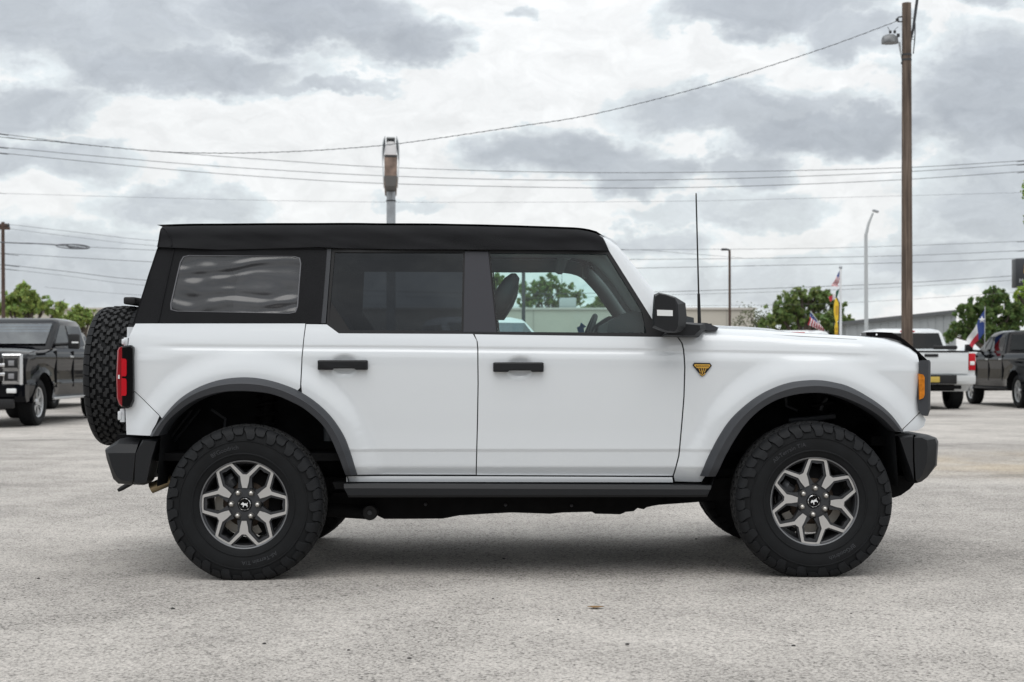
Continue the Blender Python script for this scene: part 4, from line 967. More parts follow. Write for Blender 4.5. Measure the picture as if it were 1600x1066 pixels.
    cab = add('cab', bm, paint, root, 30)
    def win(n, fpts, m, off=.006, par=None):
        bm = bmesh.new(); vs = [Vector(p) for p in fpts]; nn = (vs[1]-vs[0]).cross(vs[-1]-vs[0]).normalized(); c = sum(vs, Vector())/len(vs)
        if nn.dot(c-Vector((0, 0, 1.3))) < 0: nn = -nn
        loft(bm, [[v+nn*off for v in vs], [v-nn*.01 for v in vs]]); return add(n, bm, m, par or cab)
    z0, z1 = zb+.03, zt-.10
    def side(u, v, s): return (u, s*(.92+(.80-.92)*v), z0+(z1-z0)*v)
    for s in (-1, 1):
        win('side_window', [side(1.02, .06, s), side(.18, .06, s), side(.16, .93, s), side(.42, .93, s)], G_DARKW, .007)
        win('side_window', [side(.06, .06, s), side(-.82, .06, s), side(-.74, .93, s), side(.06, .93, s)], G_DARKW, .007)
    win('windscreen', [(1.20,-.80,z0+.03),(1.20,.80,z0+.03),(.53,.71,z1-.01),(.53,-.71,z1-.01)], G_WIND, .02)
    win('rear_window', [(-1.022,-.80,z0+.05),(-1.022,.80,z0+.05),(-.912,.71,z1-.0),(-.912,-.71,z1-.0)], G_DARKW, .004)
    bm = bmesh.new(); box(bm, (-.87, 0, zt-.055), (.05, .34, .035), bev=.008); add('brake_lamp', bm, M_RED2, cab)
    for s in (-1, 1):
        for xx in (1.12, .11, -.95):
            bm = bmesh.new(); box(bm, (xx, s*.972, (zb+.62)/2), (.010, .035, zb-.72)); add('door_gap', bm, M_BLACK, body)
        for xx in (.22, -.82):
            bm = bmesh.new(); box(bm, (xx, s*.982, zb-.16), (.2, .03, .04), bev=.01); add('door_handle', bm, M_SILV if rim is not M_ALLOYD else paint, body)
        bm = bmesh.new(); box(bm, (0, s*.90, .47), (2.5, .18, .05), bev=.012); add('running_board', bm, M_SILV if t else M_BLACK, body)
        bm = bmesh.new(); w = .15+mirrors
        tube(bm, [(.98, s*.90, zb+.06), (1.02, s*(1.03+w*.6), zb+.07)], .03, 8); box(bm, (1.02, s*(1.05+w), zb+.12), (.13, .20, .24+mirrors*.5), bev=.03); mm = add('wing_mirror', bm, M_BLACK, body)
        bm = bmesh.new(); box(bm, (1.09, s*(1.09+w), zb+.10), (.015, .12, .03)); add('mirror_indicator', bm, M_CLEAR, mm)
    # wheels
    for sx in (-1, 1):
        for s in (-1, 1):
            bm = bmesh.new(); rimr = .27
            lathe(bm, [(0,-.02),(.06,-.025),(.075,0)], 16, 'Y', mi=0)
            for k in range(6):
                a = k*math.pi/3; rot = Matrix.Rotation(-a, 3, 'Y')
                box(bm, rot @ Vector((.155, -.002, 0)), (.19, .02, .055), rot)
                for da in (-.26, .26):
                    r2 = Matrix.Rotation(-a-da, 3, 'Y'); box(bm, r2 @ Vector((.21, .0, 0)), (.10, .018, .028), r2)
            lathe(bm, [(.235,.03),(.245,-.02),(.268,-.03),(.275,-.01)], 32, 'Y'); lathe(bm, [(.245,.0),(.235,.16)], 32, 'Y')
            lathe(bm, [(0,.07),(.24,.07)], 32, 'Y', mi=1)
            fixn(bm); w = link('wheel', bm, [rim, M_BLACK], None, True, 30); w.parent = root; w.location = (sx*WX, s*.86, RW)
            w.rotation_euler = (0, .3*sx, 0 if s < 0 else math.pi)
            bm = bmesh.new(); lathe(bm, [(.262,.2),(.27,-.03),(.30,-.055),(.36,-.06),(.395,-.045),(.415,.0),(.42,.06),(.42,.17),(.40,.22),(.262,.22)], 40, 'Y'); 
            for k in range(40):
                rot = Matrix.Rotation(2*math.pi*k/40, 3, 'Y'); box(bm, rot @ Vector((.416, .08, 0)), (.014, .20, .04), rot)
            ty = link('tyre', bm, M_RUB, None, True, 40); ty.parent = w
            bm = bmesh.new(); A = [(sx*WX+.525*math.cos(math.pi*k/14), .42+.525*math.sin(math.pi*k/14)) for k in range(15)]
            loft(bm, [[Vector((x, s*y, z)) for x, z in A] for y in (.97, .5)], False); bm.faces.new([bm.verts.new((x, s*.5, z)) for x, z in A]); add('wheel_well', bm, M_DARK, body)
    bm = bmesh.new(); box(bm, (0, 0, .55), (5.2, 1.2, .22)); add('chassis', bm, M_DARK)
    # rear end
    bm = bmesh.new(); box(bm, (-2.935, 0, 1.09+t*.4), (.05, 1.62, .50+t*.8), bev=.015); tg = add('tailgate', bm, paint)
    bm = bmesh.new(); box(bm, (-2.965, 0, zb-.10), (.03, .30, .07), bev=.01); add('tailgate_handle', bm, M_BLACK, tg)
    bm = bmesh.new(); box(bm, (-2.93, 0, zb-.005), (.09, 1.66, .03), bev=.01); add('tailgate_cap', bm, M_BLACK, tg)
    for s in (-1, 1):
        bm = bmesh.new(); box(bm, (-2.88, s*.895, 1.12+t*.4), (.14, .15, .40), bev=.02); tl = add('tail_lamp', bm, M_RED2)
        bm = bmesh.new(); box(bm, (-2.956, s*.895, 1.09+t*.4), (.02, .10, .09), bev=.004); add('reverse_lamp', bm, M_CLEAR, tl)
    bm = bmesh.new()
    loft(bm, [[Vector((x, y, z)) for x, z in ((-2.85,.60),(-3.0+.1*abs(y)**4,.60),(-3.06+.12*abs(y)**4,.68),(-3.06+.12*abs(y)**4,.80),(-2.85,.82))] for y in (-.97, -.8, -.4, 0, .4, .8, .97)])
    bp = add('bumper', bm, bumper or M_CHROME)
    bm = bmesh.new(); box(bm, (-3.05, 0, .71), (.06, 1.05, .21), bev=.01); pl = add('plate_recess', bm, M_BLACK, bp)
    bm = bmesh.new(); box(bm, (-3.085, 0, .71), (.01, .30, .13), bev=.003); add('number_plate', bm, M_PLATE, bp)
    bm = bmesh.new(); box(bm, (-2.9, 0, .53), (.2, 1.3, .09), bev=.02); add('hitch_bar', bm, M_DARK)
    # front end
    bm = bmesh.new(); box(bm, (2.84, 0, .98+t*.75), (.12, 1.22, .40+t*.5), bev=.03); gr = add('grille', bm, M_BLACK)
    for k in range(2):
        bm = bmesh.new(); box(bm, (2.905, 0, .90+.16*k+t*.7), (.04, 1.34, .055), bev=.012); add('grille_bar', bm, M_CHROME, gr)
    for s in (-1, 1):
        bm = bmesh.new(); z_ = .98+t*.75; h = .26+t*.25
        ring = lambda x, y0, y1, e: [Vector((x, s*y0, z_-e)), Vector((x-.02, s*y1, z_-e)), Vector((x-.02, s*y1, z_+e)), Vector((x, s*y0, z_+e))]
        loft(bm, [ring(2.80, .60, .93, h), ring(2.86, .60, .92, h), ring(2.875, .62, .90, h-.02)]); fr = add('headlamp_frame', bm, M_CHROME, gr)
        for k in (-1, 1):
            bm = bmesh.new(); box(bm, (2.878, s*.755, z_+k*h*.42), (.02, .22, h*.62), bev=.006); hl = add('headlamp', bm, M_BLACK, gr)
            bm = bmesh.new(); box(bm, (2.884, s*.765, z_+k*h*.42), (.02, .10, h*.34), bev=.006); add('lamp_lens', bm, M_LENS, gr)
            bm = bmesh.new(); box(bm, (2.888, s*.74, z_+k*h*.42-h*.34), (.014, .26, .018)); add('lamp_trim', bm, M_CHROME, gr)
    bm = bmesh.new()
    loft(bm, [[Vector((x, y, z)) for x, z in ((2.6,.46),(2.93-.2*abs(y)**3,.44),(3.0-.2*abs(y)**3,.54),(3.0-.2*abs(y)**3,.74),(2.6,.78))] for y in (-.98, -.8, -.5, 0, .5, .8, .98)])
    fb = add('front_bumper', bm, M_CHROME if not t else paint)
    bm = bmesh.new(); box(bm, (2.93, 0, .42), (.1, 1.66, .16), bev=.02); add('air_dam', bm, M_BLACK, fb)
    for s in (-1, 1):
        bm = bmesh.new(); box(bm, (2.91, s*.78, .64), (.06, .16, .08), bev=.01); add('fog_lamp', bm, M_CLEAR, fb)
    return root
def simple_thing(name, bm, m, label, cat, group=None, sharp=35, loc=None):
    fixn(bm); o = link(name, bm, m, None, True, sharp); tag(o, label, cat, group); return o
def rebase(o, base):
    base = Vector(base)
    o.data.transform(Matrix.Translation(-base)); o.location = base; return o
def sub(o_parent, name, bm, m, sharp=35, base=None):
    fixn(bm); o = link(name, bm, m, None, True, sharp); o.parent = o_parent
    o.matrix_parent_inverse = Matrix.Translation(-o_parent.location); return o

def build_trucks():
    g = 'pickup trucks parked in the lot'
    s = lambda px_, d: (px_-800)/(F_PX/d)
    # rows: origin of a truck is mid wheelbase; heading towards the camera is rz=-90
    truck('pickup_truck', 'black heavy-duty pickup facing the camera with a bright chrome grille and towing mirrors', (-9.32, 27.75-CAM_D, 0), R(-90.3), M_TBLACK, g, tall=.03, rim=M_SILV, mirrors=.07)
    truck('pickup_truck', 'dark pickup half hidden behind the spare tyre and the black heavy-duty pickup', (-8.70, 35.0-CAM_D, 0), R(-90), M_TBLUE, g, rim=M_SILV)
    truck('pickup_truck', 'black pickup whose front tyre shows only beneath the chrome-grilled pickup', (-12.0, 37.25-CAM_D, 0), R(-91), M_TBLACK, g, rim=M_ALLOYD)
    truck('pickup_truck', 'white pickup seen from behind, tailgate and red lamp beside the wooden utility pole', (9.97, 37.5-CAM_D, 0), R(90), M_TWHITE, g, bumper=M_TWHITE, rim=M_ALLOYD)
    wt = bpy.data.objects['pickup_truck.003']; wt.scale = (1, 1.09, 1.02); bm = bmesh.new(); box(bm, (-2.9, -.32, 1.455), (.10, .52, .09), bev=.03); fixn(bm); o = link('tailgate_step', bm, M_BLACK, None, True, 30); o.parent = wt
    truck('pickup_truck', 'white pickup of which only the roof and red brake lamp rise over the bonnet', (7.25, 37.7-CAM_D, 0), R(90), M_TWHITE, g, rim=M_SILV)
    truck('pickup_truck', 'black crew-cab pickup with silver wheels at the edge of the photo by the star flag', (13.36, 37.65-CAM_D, 0), R(90), M_TBLACK, g, rim=M_SILV)
    truck('pickup_truck', 'white truck seen through the front side window of the off-roader', (-.62, 26.4-CAM_D, 0), R(-72), M_TWHITE, g, rim=M_SILV)

# ------------------------------------------------------------------ poles, lamps, wires
M_WOOD = mat('weathered_pole_wood', (.115, .083, .064), .9, var=.35, vscale=3.5, bump=.5, bscale=18)
def grain(m, c0, c1, c2):
    nt = m.node_tree; L = nt.links.new; b = nt.nodes['Principled BSDF']; tc = _mk(nt, 'ShaderNodeTexCoord'); mp = _mk(nt, 'ShaderNodeMapping'); mp.inputs['Scale'].default_value = (26, 26, .7); L(tc.outputs['Object'], mp.inputs[0])
    n = _mk(nt, 'ShaderNodeTexNoise'); n.inputs['Scale'].default_value = 1; n.inputs['Detail'].default_value = 8; n.inputs['Roughness'].default_value = .7; L(mp.outputs[0], n.inputs[0])
    r = _mk(nt, 'ShaderNodeValToRGB'); L(n.outputs[0], r.inputs[0]); e = r.color_ramp.elements; e[0].position = .36; e[0].color = (*c0, 1); e[1].position = .66; e[1].color = (*c2, 1); x = e.new(.5); x.color = (*c1, 1)
    n2 = _mk(nt, 'ShaderNodeTexNoise'); n2.inputs['Scale'].default_value = .9; n2.inputs['Detail'].default_value = 4; L(tc.outputs['Object'], n2.inputs[0]); m2 = _mk(nt, 'ShaderNodeMapRange'); L(n2.outputs[0], m2.inputs[0]); m2.inputs[1].default_value = .3; m2.inputs[2].default_value = .7; m2.inputs[3].default_value = .65; m2.inputs[4].default_value = 1.2
    sc_ = _mk(nt, 'ShaderNodeVectorMath'); sc_.operation = 'SCALE'; L(r.outputs[0], sc_.inputs[0]); L(m2.outputs[0], sc_.inputs['Scale']); L(sc_.outputs[0], b.inputs['Base Color'])
    bp = _mk(nt, 'ShaderNodeBump'); bp.inputs['Strength'].default_value = .7; bp.inputs['Distance'].default_value = .012; L(n.outputs[0], bp.inputs['Height']); L(bp.outputs[0], b.inputs['Normal'])
grain(M_WOOD, (.045, .032, .026), (.12, .088, .068), (.20, .155, .125))
M_WOOD2 = mat('dark_pole_wood', (.07, .045, .035), .9, var=.3, vscale=4)
M_GALV = mat('galvanised_steel', (.36, .38, .40), .5, metal=.5, var=.1, vscale=6)
M_LGT = mat('light_pole_grey', (.42, .44, .45), .55)
M_DRKPOLE = mat('bronze_pole', (.045, .045, .05), .6)
M_WIRE = mat('weathered_cable', (.10, .105, .115), .8)
M_IRON = mat('dark_iron', (.03, .032, .036), .6)
def pole(name, label, cat, px_, ytop, depth, r0, r1, m, lean=0.0, group=None, n=14):
    base = W(px_, HOR, depth); base.z = 0; topp = W(px_+lean, ytop, depth); bm = bmesh.new()
    k = 14; tube(bm, [base.lerp(topp, i/k) for i in range(k+1)], [r0+(r1-r0)*i/k for i in range(k+1)], n)
    o = simple_thing(name, bm, m, label, cat, group); rebase(o, base); return o
def build_poles():
    d = 50.0
    o = pole('utility_pole', 'tall weathered wooden utility pole carrying a lamp head near its top', 'utility pole', 1417.5, 5, d, .128, .098, M_WOOD, -1)
    Wd = lambda a, b, dy=0: W(a, b, d+dy)
    bm = bmesh.new()                                         # lamp head
    prof = [(0,0),(.10,.0),(.13,.03),(.13,.07),(.05,.09)]
    c = Wd(1390, 61); rings = []
    for (x, h, w) in ((-.17,.03,.05),(-.14,.075,.11),(-.04,.11,.15),(.08,.11,.14),(.15,.07,.08),(.18,.04,.04)):
        rings.append([c+Vector((x, w*math.cos(a), -.08+ (h+.06)*max(0, math.sin(a))*1.1 + (-.02 if math.sin(a) < 0 else 0))) for a in [2*math.pi*k/16 for k in range(16)]])
    loft(bm, rings); lamp = sub(o, 'lamp_head', bm, mat('dull_lamp_metal', (.17, .175, .18), .5, metal=.3, var=.2, vscale=9))
    bm = bmesh.new(); tube(bm, [c+Vector((.13, 0, -.02)), Wd(1404, 66), Wd(1408, 88)], .013, 8); sub(o, 'lamp_bracket', bm, M_LGT)
    for (a, b) in ((1391, 50), (1398, 50)):
        bm = bmesh.new(); tube(bm, [Wd(a, b+2), Wd(a, b-2)], .03, 8); tube(bm, [Wd(a-1, b-2), Wd(a-4+(a-1391)*1.3, b-8)], .006, 6); sub(o, 'lamp_clamp', bm, M_IRON)
    bm = bmesh.new(); lathe(bm, [(0,0),(.034,0),(.034,.07),(0,.08)], 12, 'Z', Wd(1403.5, 58)); sub(o, 'photo_cell', bm, M_IRON)
    bm = bmesh.new(); tube(bm, [Wd(1411, 26), Wd(1404, 27), Wd(1401, 30), Wd(1403, 34), Wd(1410, 34)], .016, 8); sub(o, 'insulator_hook', bm, M_IRON)
    bm = bmesh.new(); lathe(bm, [(0,-.04),(.03,-.03),(.04,0),(.03,.03),(0,.04)], 10, 'Z', Wd(1402, 31)); sub(o, 'insulator', bm, M_IRON)
    bm = bmesh.new(); tube(bm, [Wd(1437, -30), Wd(1431, 15), Wd(1427, 45), Wd(1423, 62), Wd(1421, 80), Wd(1420, 110)], [.03, .032, .03, .025, .018, .012], 8); sub(o, 'riser_cable', bm, M_IRON)
    bm = bmesh.new(); tube(bm, [Wd(1430, 36), Wd(1429.5, 60), Wd(1427, 84)], .012, 8); tube(bm, [Wd(1420, 28.5), Wd(1430, 28.5)], .008, 6); tube(bm, [Wd(1420, 58), Wd(1430, 58)], .008, 6); tube(bm, [Wd(1420, 61.5), Wd(1430, 61.5)], .008, 6); sub(o, 'conduit_bracket', bm, M_IRON)
    for y in (86, 94):
        bm = bmesh.new(); lathe(bm, [(.100,-.02),(.108,-.02),(.108,.02),(.100,.02)], 16, 'Z', Wd(1416.7, y)); sub(o, 'pole_strap', bm, M_IRON)
    bm = bmesh.new(); tube(bm, [Wd(1406, 66), Wd(1408, 86), Wd(1410, 100), Wd(1411, 118)], .008, 6); box(bm, Wd(1410, 98.5), (.05, .05, .05)); sub(o, 'lamp_wire', bm, M_IRON)
    # far pole with cross-arms
    d2 = 90.0; o = pole('utility_pole', 'slim dark utility pole with short cross-arms over the black heavy-duty pickup', 'utility pole', 6, 347, d2, .085, .065, M_WOOD2, -1.5)
    for y, hw in ((357, 10), (352, 7)):
        bm = bmesh.new(); c = W(5, y, d2); box(bm, c, (2*hw/39.5, .12, .10)); a = sub(o, 'cross_arm', bm, M_WOOD2)
    for x in (-1, 3, 9, 13):
        bm = bmesh.new(); lathe(bm, [(0,0),(.05,.0),(.06,.06),(.03,.14),(0,.15)], 8, 'Z', W(x, 355, d2)); sub(o, 'insulator', bm, M_IRON)
    # light poles
    d3 = 88.0; o = pole('lamp_post', 'thin brown lamp post with a short arm over the end of the cream building', 'lamp post', 1140.5, 391, d3, .055, .045, M_WOOD2, -.5)
    bm = bmesh.new(); tube(bm, [W(1140, 391, d3), W(1134, 389.5, d3)], .04, 8); box(bm, W(1131.5, 390, d3), (.22, .2, .08), bev=.02); sub(o, 'lamp_arm', bm, M_DRKPOLE)
    d4 = 76.0; o = pole('street_lamp', 'pale grey street lamp with a slanted upper arm behind the white pickup', 'street lamp', 1354, 366, d4, .075, .055, M_LGT, -1)
    bm = bmesh.new(); tube(bm, [W(1353, 368, d4), W(1357, 350, d4), W(1364, 333, d4)], [.055, .045, .035], 8); sub(o, 'lamp_arm', bm, M_LGT)
    bm = bmesh.new(); box(bm, W(1368, 330, d4), (.20, .18, .07), Matrix.Rotation(R(18), 3, 'Y'), bev=.02); sub(o, 'lamp_head', bm, M_GALV)
    o = pole('lamp_post', 'dark bronze post standing behind the headrest, seen through the front side window', 'lamp post', 818, 372, 64.0, .055, .05, M_DRKPOLE)
    # sign cabinet edge-on above the roof
    d5 = 60.0; s = F_PX/(d5*K); o = pole('sign_pylon', 'grey steel pylon with an edge-on sign cabinet, rising above the soft top', 'sign', 611, 300, d5, .125, .118, M_GALV, 0, n=20)
    bm = bmesh.new(); c = W(610.5, 275, d5); box(bm, W(610.5, 275, d5), (.32, 2.4, 46/s), bev=.02); cb = sub(o, 'sign_cabinet', bm, mat('rusty_cabinet', (.21, .15, .12), .8, var=.45, vscale=5))
    bm = bmesh.new(); prism(bm, [((x-610.5)/s, (262-y)/s) for x, y in ((601,262),(602,240),(606,231),(615,231),(619,240),(620,262))], -1.1, 1.1); bmesh.ops.translate(bm, verts=bm.verts, vec=W(610.5, 262, d5)); sub(o, 'cabinet_top', bm, mat('white_acrylic', (.75, .74, .75), .4))
    bm = bmesh.new(); box(bm, W(610.5, 254, d5), (.335, 2.42, .05)); sub(o, 'cabinet_band', bm, M_IRON)
    for sg in (-1, 1):
        bm = bmesh.new(); prof = []
        for k in range(13):
            t = k/12; y = 224+t*(286-224); w = 11.5+1.9*math.sin(math.pi*min(1, t*1.15))-2.2*(1-min(1, t*5))**2
            prof.append((sg*w/s, (255-y)/s))
        pr2 = [(a-sg*.022, b) for a, b in reversed(prof)]; prism(bm, prof+pr2, -1.2, 1.2); bmesh.ops.translate(bm, verts=bm.verts, vec=W(610.5, 255, d5)); sub(o, 'sign_face', bm, mat('sign_face_acrylic', (.55, .58, .60), .35))
    bm = bmesh.new(); box(bm, W(610.5, 225.5, d5), (13/s, 2.3, .03), bev=.01); sub(o, 'cabinet_cap', bm, M_LGT)
    bm = bmesh.new(); prism(bm, [((x-610.5)/s, (290-y)/s) for x, y in ((600.5,284),(620.5,284),(618.5,299),(602.5,299))], -1.21, 1.21); bmesh.ops.translate(bm, verts=bm.verts, vec=W(610.5, 290, d5)); sub(o, 'cabinet_foot', bm, mat('dark_flashing', (.10, .095, .09), .7))
    bm = bmesh.new(); lathe(bm, [(.125,0),(.132,0),(.132,.03),(.125,.03)], 20, 'Z', W(611, 315, d5)); sub(o, 'pole_collar', bm, M_IRON)
    o.rotation_euler.z = math.atan2(800-610.5, F_PX)
    # flag pole
    d6 = 62.0; o = pole('flagpole', 'white flagpole behind the bonnet flying two flags', 'flagpole', 1313.5, 419, d6, .038, .03, mat('white_pole', (.7, .71, .72), .4), 0)
    bm = bmesh.new(); bmesh.ops.create_icosphere(bm, subdivisions=2, radius=.05, matrix=Matrix.Translation(W(1313.5, 418, d6))); sub(o, 'finial', bm, M_GALV)
WIRES = [
 ('long twisted service cable sagging from the lamp pole across the whole sky', 48, .012, [(1402,33),(1300,71),(1200,104),(1100,135),(1000,161.5),(900,184),(800,199),(700,214),(610,226),(520,233.5),(430,238),(340,239.5),(250,237),(150,228),(70,220),(-60,208)]),
 ('highest of the three grey wires passing behind the sign cabinet', 70, .016, [(-60,202),(0,209),(150,228),(300,241),(450,252),(590,261),(800,268),(1000,270),(1200,267.5),(1417,262),(1600,251),(1660,247)]),
 ('middle of the three grey wires passing behind the sign cabinet', 70, .016, [(-60,224),(0,230),(150,244),(300,257),(450,267),(590,274.5),(800,281),(1000,281.5),(1200,277.5),(1417,268.5),(1600,256.5),(1660,252)]),
 ('lowest of the three grey wires passing behind the sign cabinet', 70, .016, [(-60,233),(0,239),(150,254),(300,268),(450,279),(590,286.5),(800,292),(1000,294),(1200,290),(1417,280.5),(1600,268),(1660,263)]),
 ('faint hair-thin wire alone just above the soft top', 78, .008, [(-60,299),(0,302),(200,308),(400,313),(600,316),(860,316),(1100,314),(1300,309),(1600,301),(1660,299)]),
 ('thin uppermost wire running from the cross-arm of the slim dark utility pole', 90, .014, [(8,350),(120,363),(240,376),(420,385),(600,389),(800,391),(975,390.5),(1250,388.5),(1417,384),(1600,377),(1660,374)]),
 ('second wire down from the cross-arm, faint behind the soft top', 90, .011, [(12,357),(120,371),(240,384),(420,392),(600,396),(800,398),(975,390),(1080,397),(1160,403)]),
 ('heavy black cable with slack loops beside the slim dark utility pole', 88, .04, [(-40,377),(40,380),(90,383),(135,388.5)]),
 ('wire continuing from the slack loops toward the windscreen', 88, .016, [(60,381),(135,386),(240,391),(420,399),(600,403),(800,405),(1000,405.5),(1200,403.5),(1417,399.5),(1600,391.5),(1660,388)]),
 ('wire below the slack loops, passing the thin brown lamp post', 92, .018, [(-40,392),(5,396),(120,403),(230,409),(420,418),(600,422),(800,422),(1000,419),(1150,416),(1417,410.5),(1600,403.5),(1660,401)]),
 ('bluish wire at mid-height of the slim dark utility pole', 92, .020, [(-40,409),(5,413.5),(110,425),(215,437),(420,449),(600,455),(800,459),(1000,457),(1250,449),(1417,442),(1600,430),(1660,426)]),
 ('faint wire just beneath the bluish wire', 92, .012, [(-40,416),(5,420),(110,432),(215,445),(420,457),(600,463),(800,466),(1000,462),(1250,455),(1417,448),(1600,437),(1660,433)]),
 ('lowest wire, brushing the tree tops', 94, .011, [(70,449),(215,461),(420,470),(600,476),(800,479),(1000,478),(1250,476),(1417,468),(1600,456),(1660,452)]),
]
def build_wires():
    for label, d, r, pts in WIRES:
        bm = bmesh.new(); pts = list(pts)
        if pts[-1][0] > 1640: (a0, b0), (a1, b1) = pts[-2], pts[-1]; pts.append((2500, b1+(b1-b0)/(a1-a0)*(2500-a1)*1.3))
        for e in ((0,) if pts[0][0] < -30 else (-1,) if pts[-1][0] < -30 else ()):
            (a0, b0), (a1, b1) = (pts[1], pts[0]) if e == 0 else (pts[-2], pts[-1]); q = (-900, b1+(b1-b0)/(a1-a0)*(-900-a1)*1.2); pts = [q]+pts if e == 0 else pts+[q]
        p3 = [W(a, b, d) for a, b in spline(pts, 4)]; r *= .58; tube(bm, p3, r, 6)
        if 'service' in label:                               # a second strand wound round the first
            w2 = []
            for i, (a, b) in enumerate(spline(pts, 40)):
                v = W(a, b, d); w2.append(v+Vector((0, r*1.3*math.cos(i*.8), r*1.3*math.sin(i*.8))))
            tube(bm, w2, r*.55, 5)
        simple_thing('overhead_wire', bm, M_WIRE, label, 'wire', 'overhead wires')
    bm = bmesh.new(); d = 88
    for k in range(2):
        c = (112+k*10, 385.5); tube(bm, [W(c[0]+24*math.cos(t)*(1-.25*k), c[1]+3.2*math.sin(t)+.06*24*math.cos(t), d+.1*k) for t in [2*math.pi*i/28 for i in range(29)]], .022, 6, cap=False)
    simple_thing('cable_coil', bm, M_WIRE, 'slack loops of black cable hanging on the heavy wire', 'cable')

# ------------------------------------------------------------------ buildings
def build_buildings():
    cream = mat('cream_wall', (.47, .44, .385), .9, var=.05, vscale=.6)
    d = 132.0; s = F_PX/(d*K); x1 = W(1179, 0, d).x; x0 = W(-180, 0, d).x; h = CAM_H+(HOR-483)/s; yw = d*K-CAM_D
    o = empty('flat_roofed_building', ((x0+x1)/2, yw+8, 0)); tag(o, 'long low cream building with a flat roof behind the vehicles', 'building')
    bm = bmesh.new(); box(bm, ((x0+x1)/2, yw+8, h/2), (x1-x0, 16, h)); sub(o, 'wall', bm, cream)
    bm = bmesh.new(); box(bm, ((x0+x1)/2, yw+8, h+.02), (x1-x0+.2, 16.2, .12)); sub(o, 'parapet_cap', bm, mat('cap_flashing', (.5, .47, .43), .7))
    bm = bmesh.new(); box(bm, (W(891, 0, d).x, yw+4, h+.45), (1.0, 1.2, .7), bev=.05); u = sub(o, 'roof_unit', bm, M_LGT)
    for k in range(9):
        bm = bmesh.new(); box(bm, (x0+4+k*5.6, yw-.01, h/2), (.05, .03, h)); sub(o, 'wall_joint', bm, mat('joint', (.33, .31, .28), .9) if k == 0 else bpy.data.materials['joint'])
    bm = bmesh.new(); box(bm, (W(1040, 0, d).x, yw-.03, 1.1), (1.0, .08, 2.2)); sub(o, 'door', bm, M_DRKPOLE)
    # grey metal shed with a shallow gable
    d = 112.0; s = F_PX/(d*K); yw = d*K-CAM_D; a = W(1322, 507, d); b = W(1494, 489, d); m = mat('grey_sheet_metal', (.33, .35, .36), .6, var=.05, vscale=.5)
    o = empty('metal_shed', ((a.x+b.x)/2+4, yw+10, 0)); tag(o, 'grey sheet-metal shed with a sloping roofline behind the white pickup', 'building')
    bm = bmesh.new(); prism(bm, [(a.x, 0), (b.x, 0), (b.x, b.z), (a.x, a.z)], yw, yw+22); sub(o, 'wall', bm, m)
    bm = bmesh.new(); prism(bm, [(a.x-.3, a.z-.03), (b.x+.1, b.z+.0), (b.x+.1, b.z+.16), (a.x-.3, a.z+.13)], yw-.25, yw+22.2); sub(o, 'roof', bm, mat('dark_roof_edge', (.09, .095, .10), .6))
    for k in range(14):
        x = a.x+(b.x-a.x)*(k+.5)/14; z = a.z+(b.z-a.z)*(k+.5)/14; bm = bmesh.new(); box(bm, (x, yw-.02, z/2-.05), (.05, .05, z-.1)); sub(o, 'wall_rib', bm, m)
    # roadside sign at the edge
    d = 70.0; s = F_PX/(d*K); base = W(1606, HOR, d); base.z = 0
    bm = bmesh.new(); tube(bm, [base, W(1606, 452, d)], .10, 10); o = simple_thing('pole_sign', bm, M_DRKPOLE, 'black pole sign with a gold mark at the edge of the photo over the trees', 'sign'); rebase(o, base)
    bm = bmesh.new(); box(bm, W(1606, 427.5, d), (44/s, .4, 45/s), bev=.02); sub(o, 'sign_board', bm, mat('black_sign', (.025, .027, .032), .4))
    bm = bmesh.new(); prism(bm, [((x-1606)/s, (427-y)/s) for x, y in ((1596,428),(1597,414),(1601,410),(1611,410),(1615,414),(1616,428),(1612,421),(1600,421))], -.215, -.2); bmesh.ops.translate(bm, verts=bm.verts, vec=W(1606, 427, d)); sub(o, 'sign_mark', bm, M_GOLD)
    vs, fs = text_mesh('M', .17); bm = bmesh.new(); c = W(1592, 442, d); vv = [bm.verts.new((c.x+v.x, c.y-.206, c.z+v.y)) for v in vs]
    for f in fs: bm.faces.new([vv[i] for i in f])
    sub(o, 'sign_lettering', bm, M_LGT)

def build_behind():                                           # unseen block added behind the camera to cut low sky and darken reflections
    o = empty('added_sky_blocker', (2, -40, 0)); tag(o, 'long low unseen block added behind the camera to cut low sky light and darken reflections', 'building')
    bm = bmesh.new(); box(bm, (2, -44, 2.9), (120, 8, 5.8)); sub(o, 'wall', bm, mat('sky_blocker_wall', (.16, .15, .14), .8, var=.1, vscale=.4))
    for k in range(14):
        bm = bmesh.new(); box(bm, (-50+8*k, -39.98, 1.9), (6.2, .06, 3.2)); sub(o, 'window', bm, M_GBLACK)  # dark panes on the added block

# ------------------------------------------------------------------ trees
def leaf_mat(name, c, tr=.5):
    m = bpy.data.materials.new(name); m.use_nodes = True; nt = m.node_tree; L = nt.links.new; nt.nodes.clear(); o = _mk(nt, 'ShaderNodeOutputMaterial')
    at = _mk(nt, 'ShaderNodeVertexColor'); at.layer_name = 'tint'
    mx = _mk(nt, 'ShaderNodeMix'); mx.data_type = 'RGBA'; mx.blend_type = 'MULTIPLY'; mx.inputs[0].default_value = 1; mx.inputs[6].default_value = (*c, 1); L(at.outputs[0], mx.inputs[7])
    d = _mk(nt, 'ShaderNodeBsdfDiffuse'); t = _mk(nt, 'ShaderNodeBsdfTranslucent'); s = _mk(nt, 'ShaderNodeMixShader'); s.inputs[0].default_value = tr
    L(mx.outputs[2], d.inputs[0]); L(mx.outputs[2], t.inputs[0]); L(d.outputs[0], s.inputs[1]); L(t.outputs[0], s.inputs[2]); L(s.outputs[0], o.inputs[0]); return m
M_BARK = mat('bark', (.075, .06, .048), .95, var=.3, vscale=4)
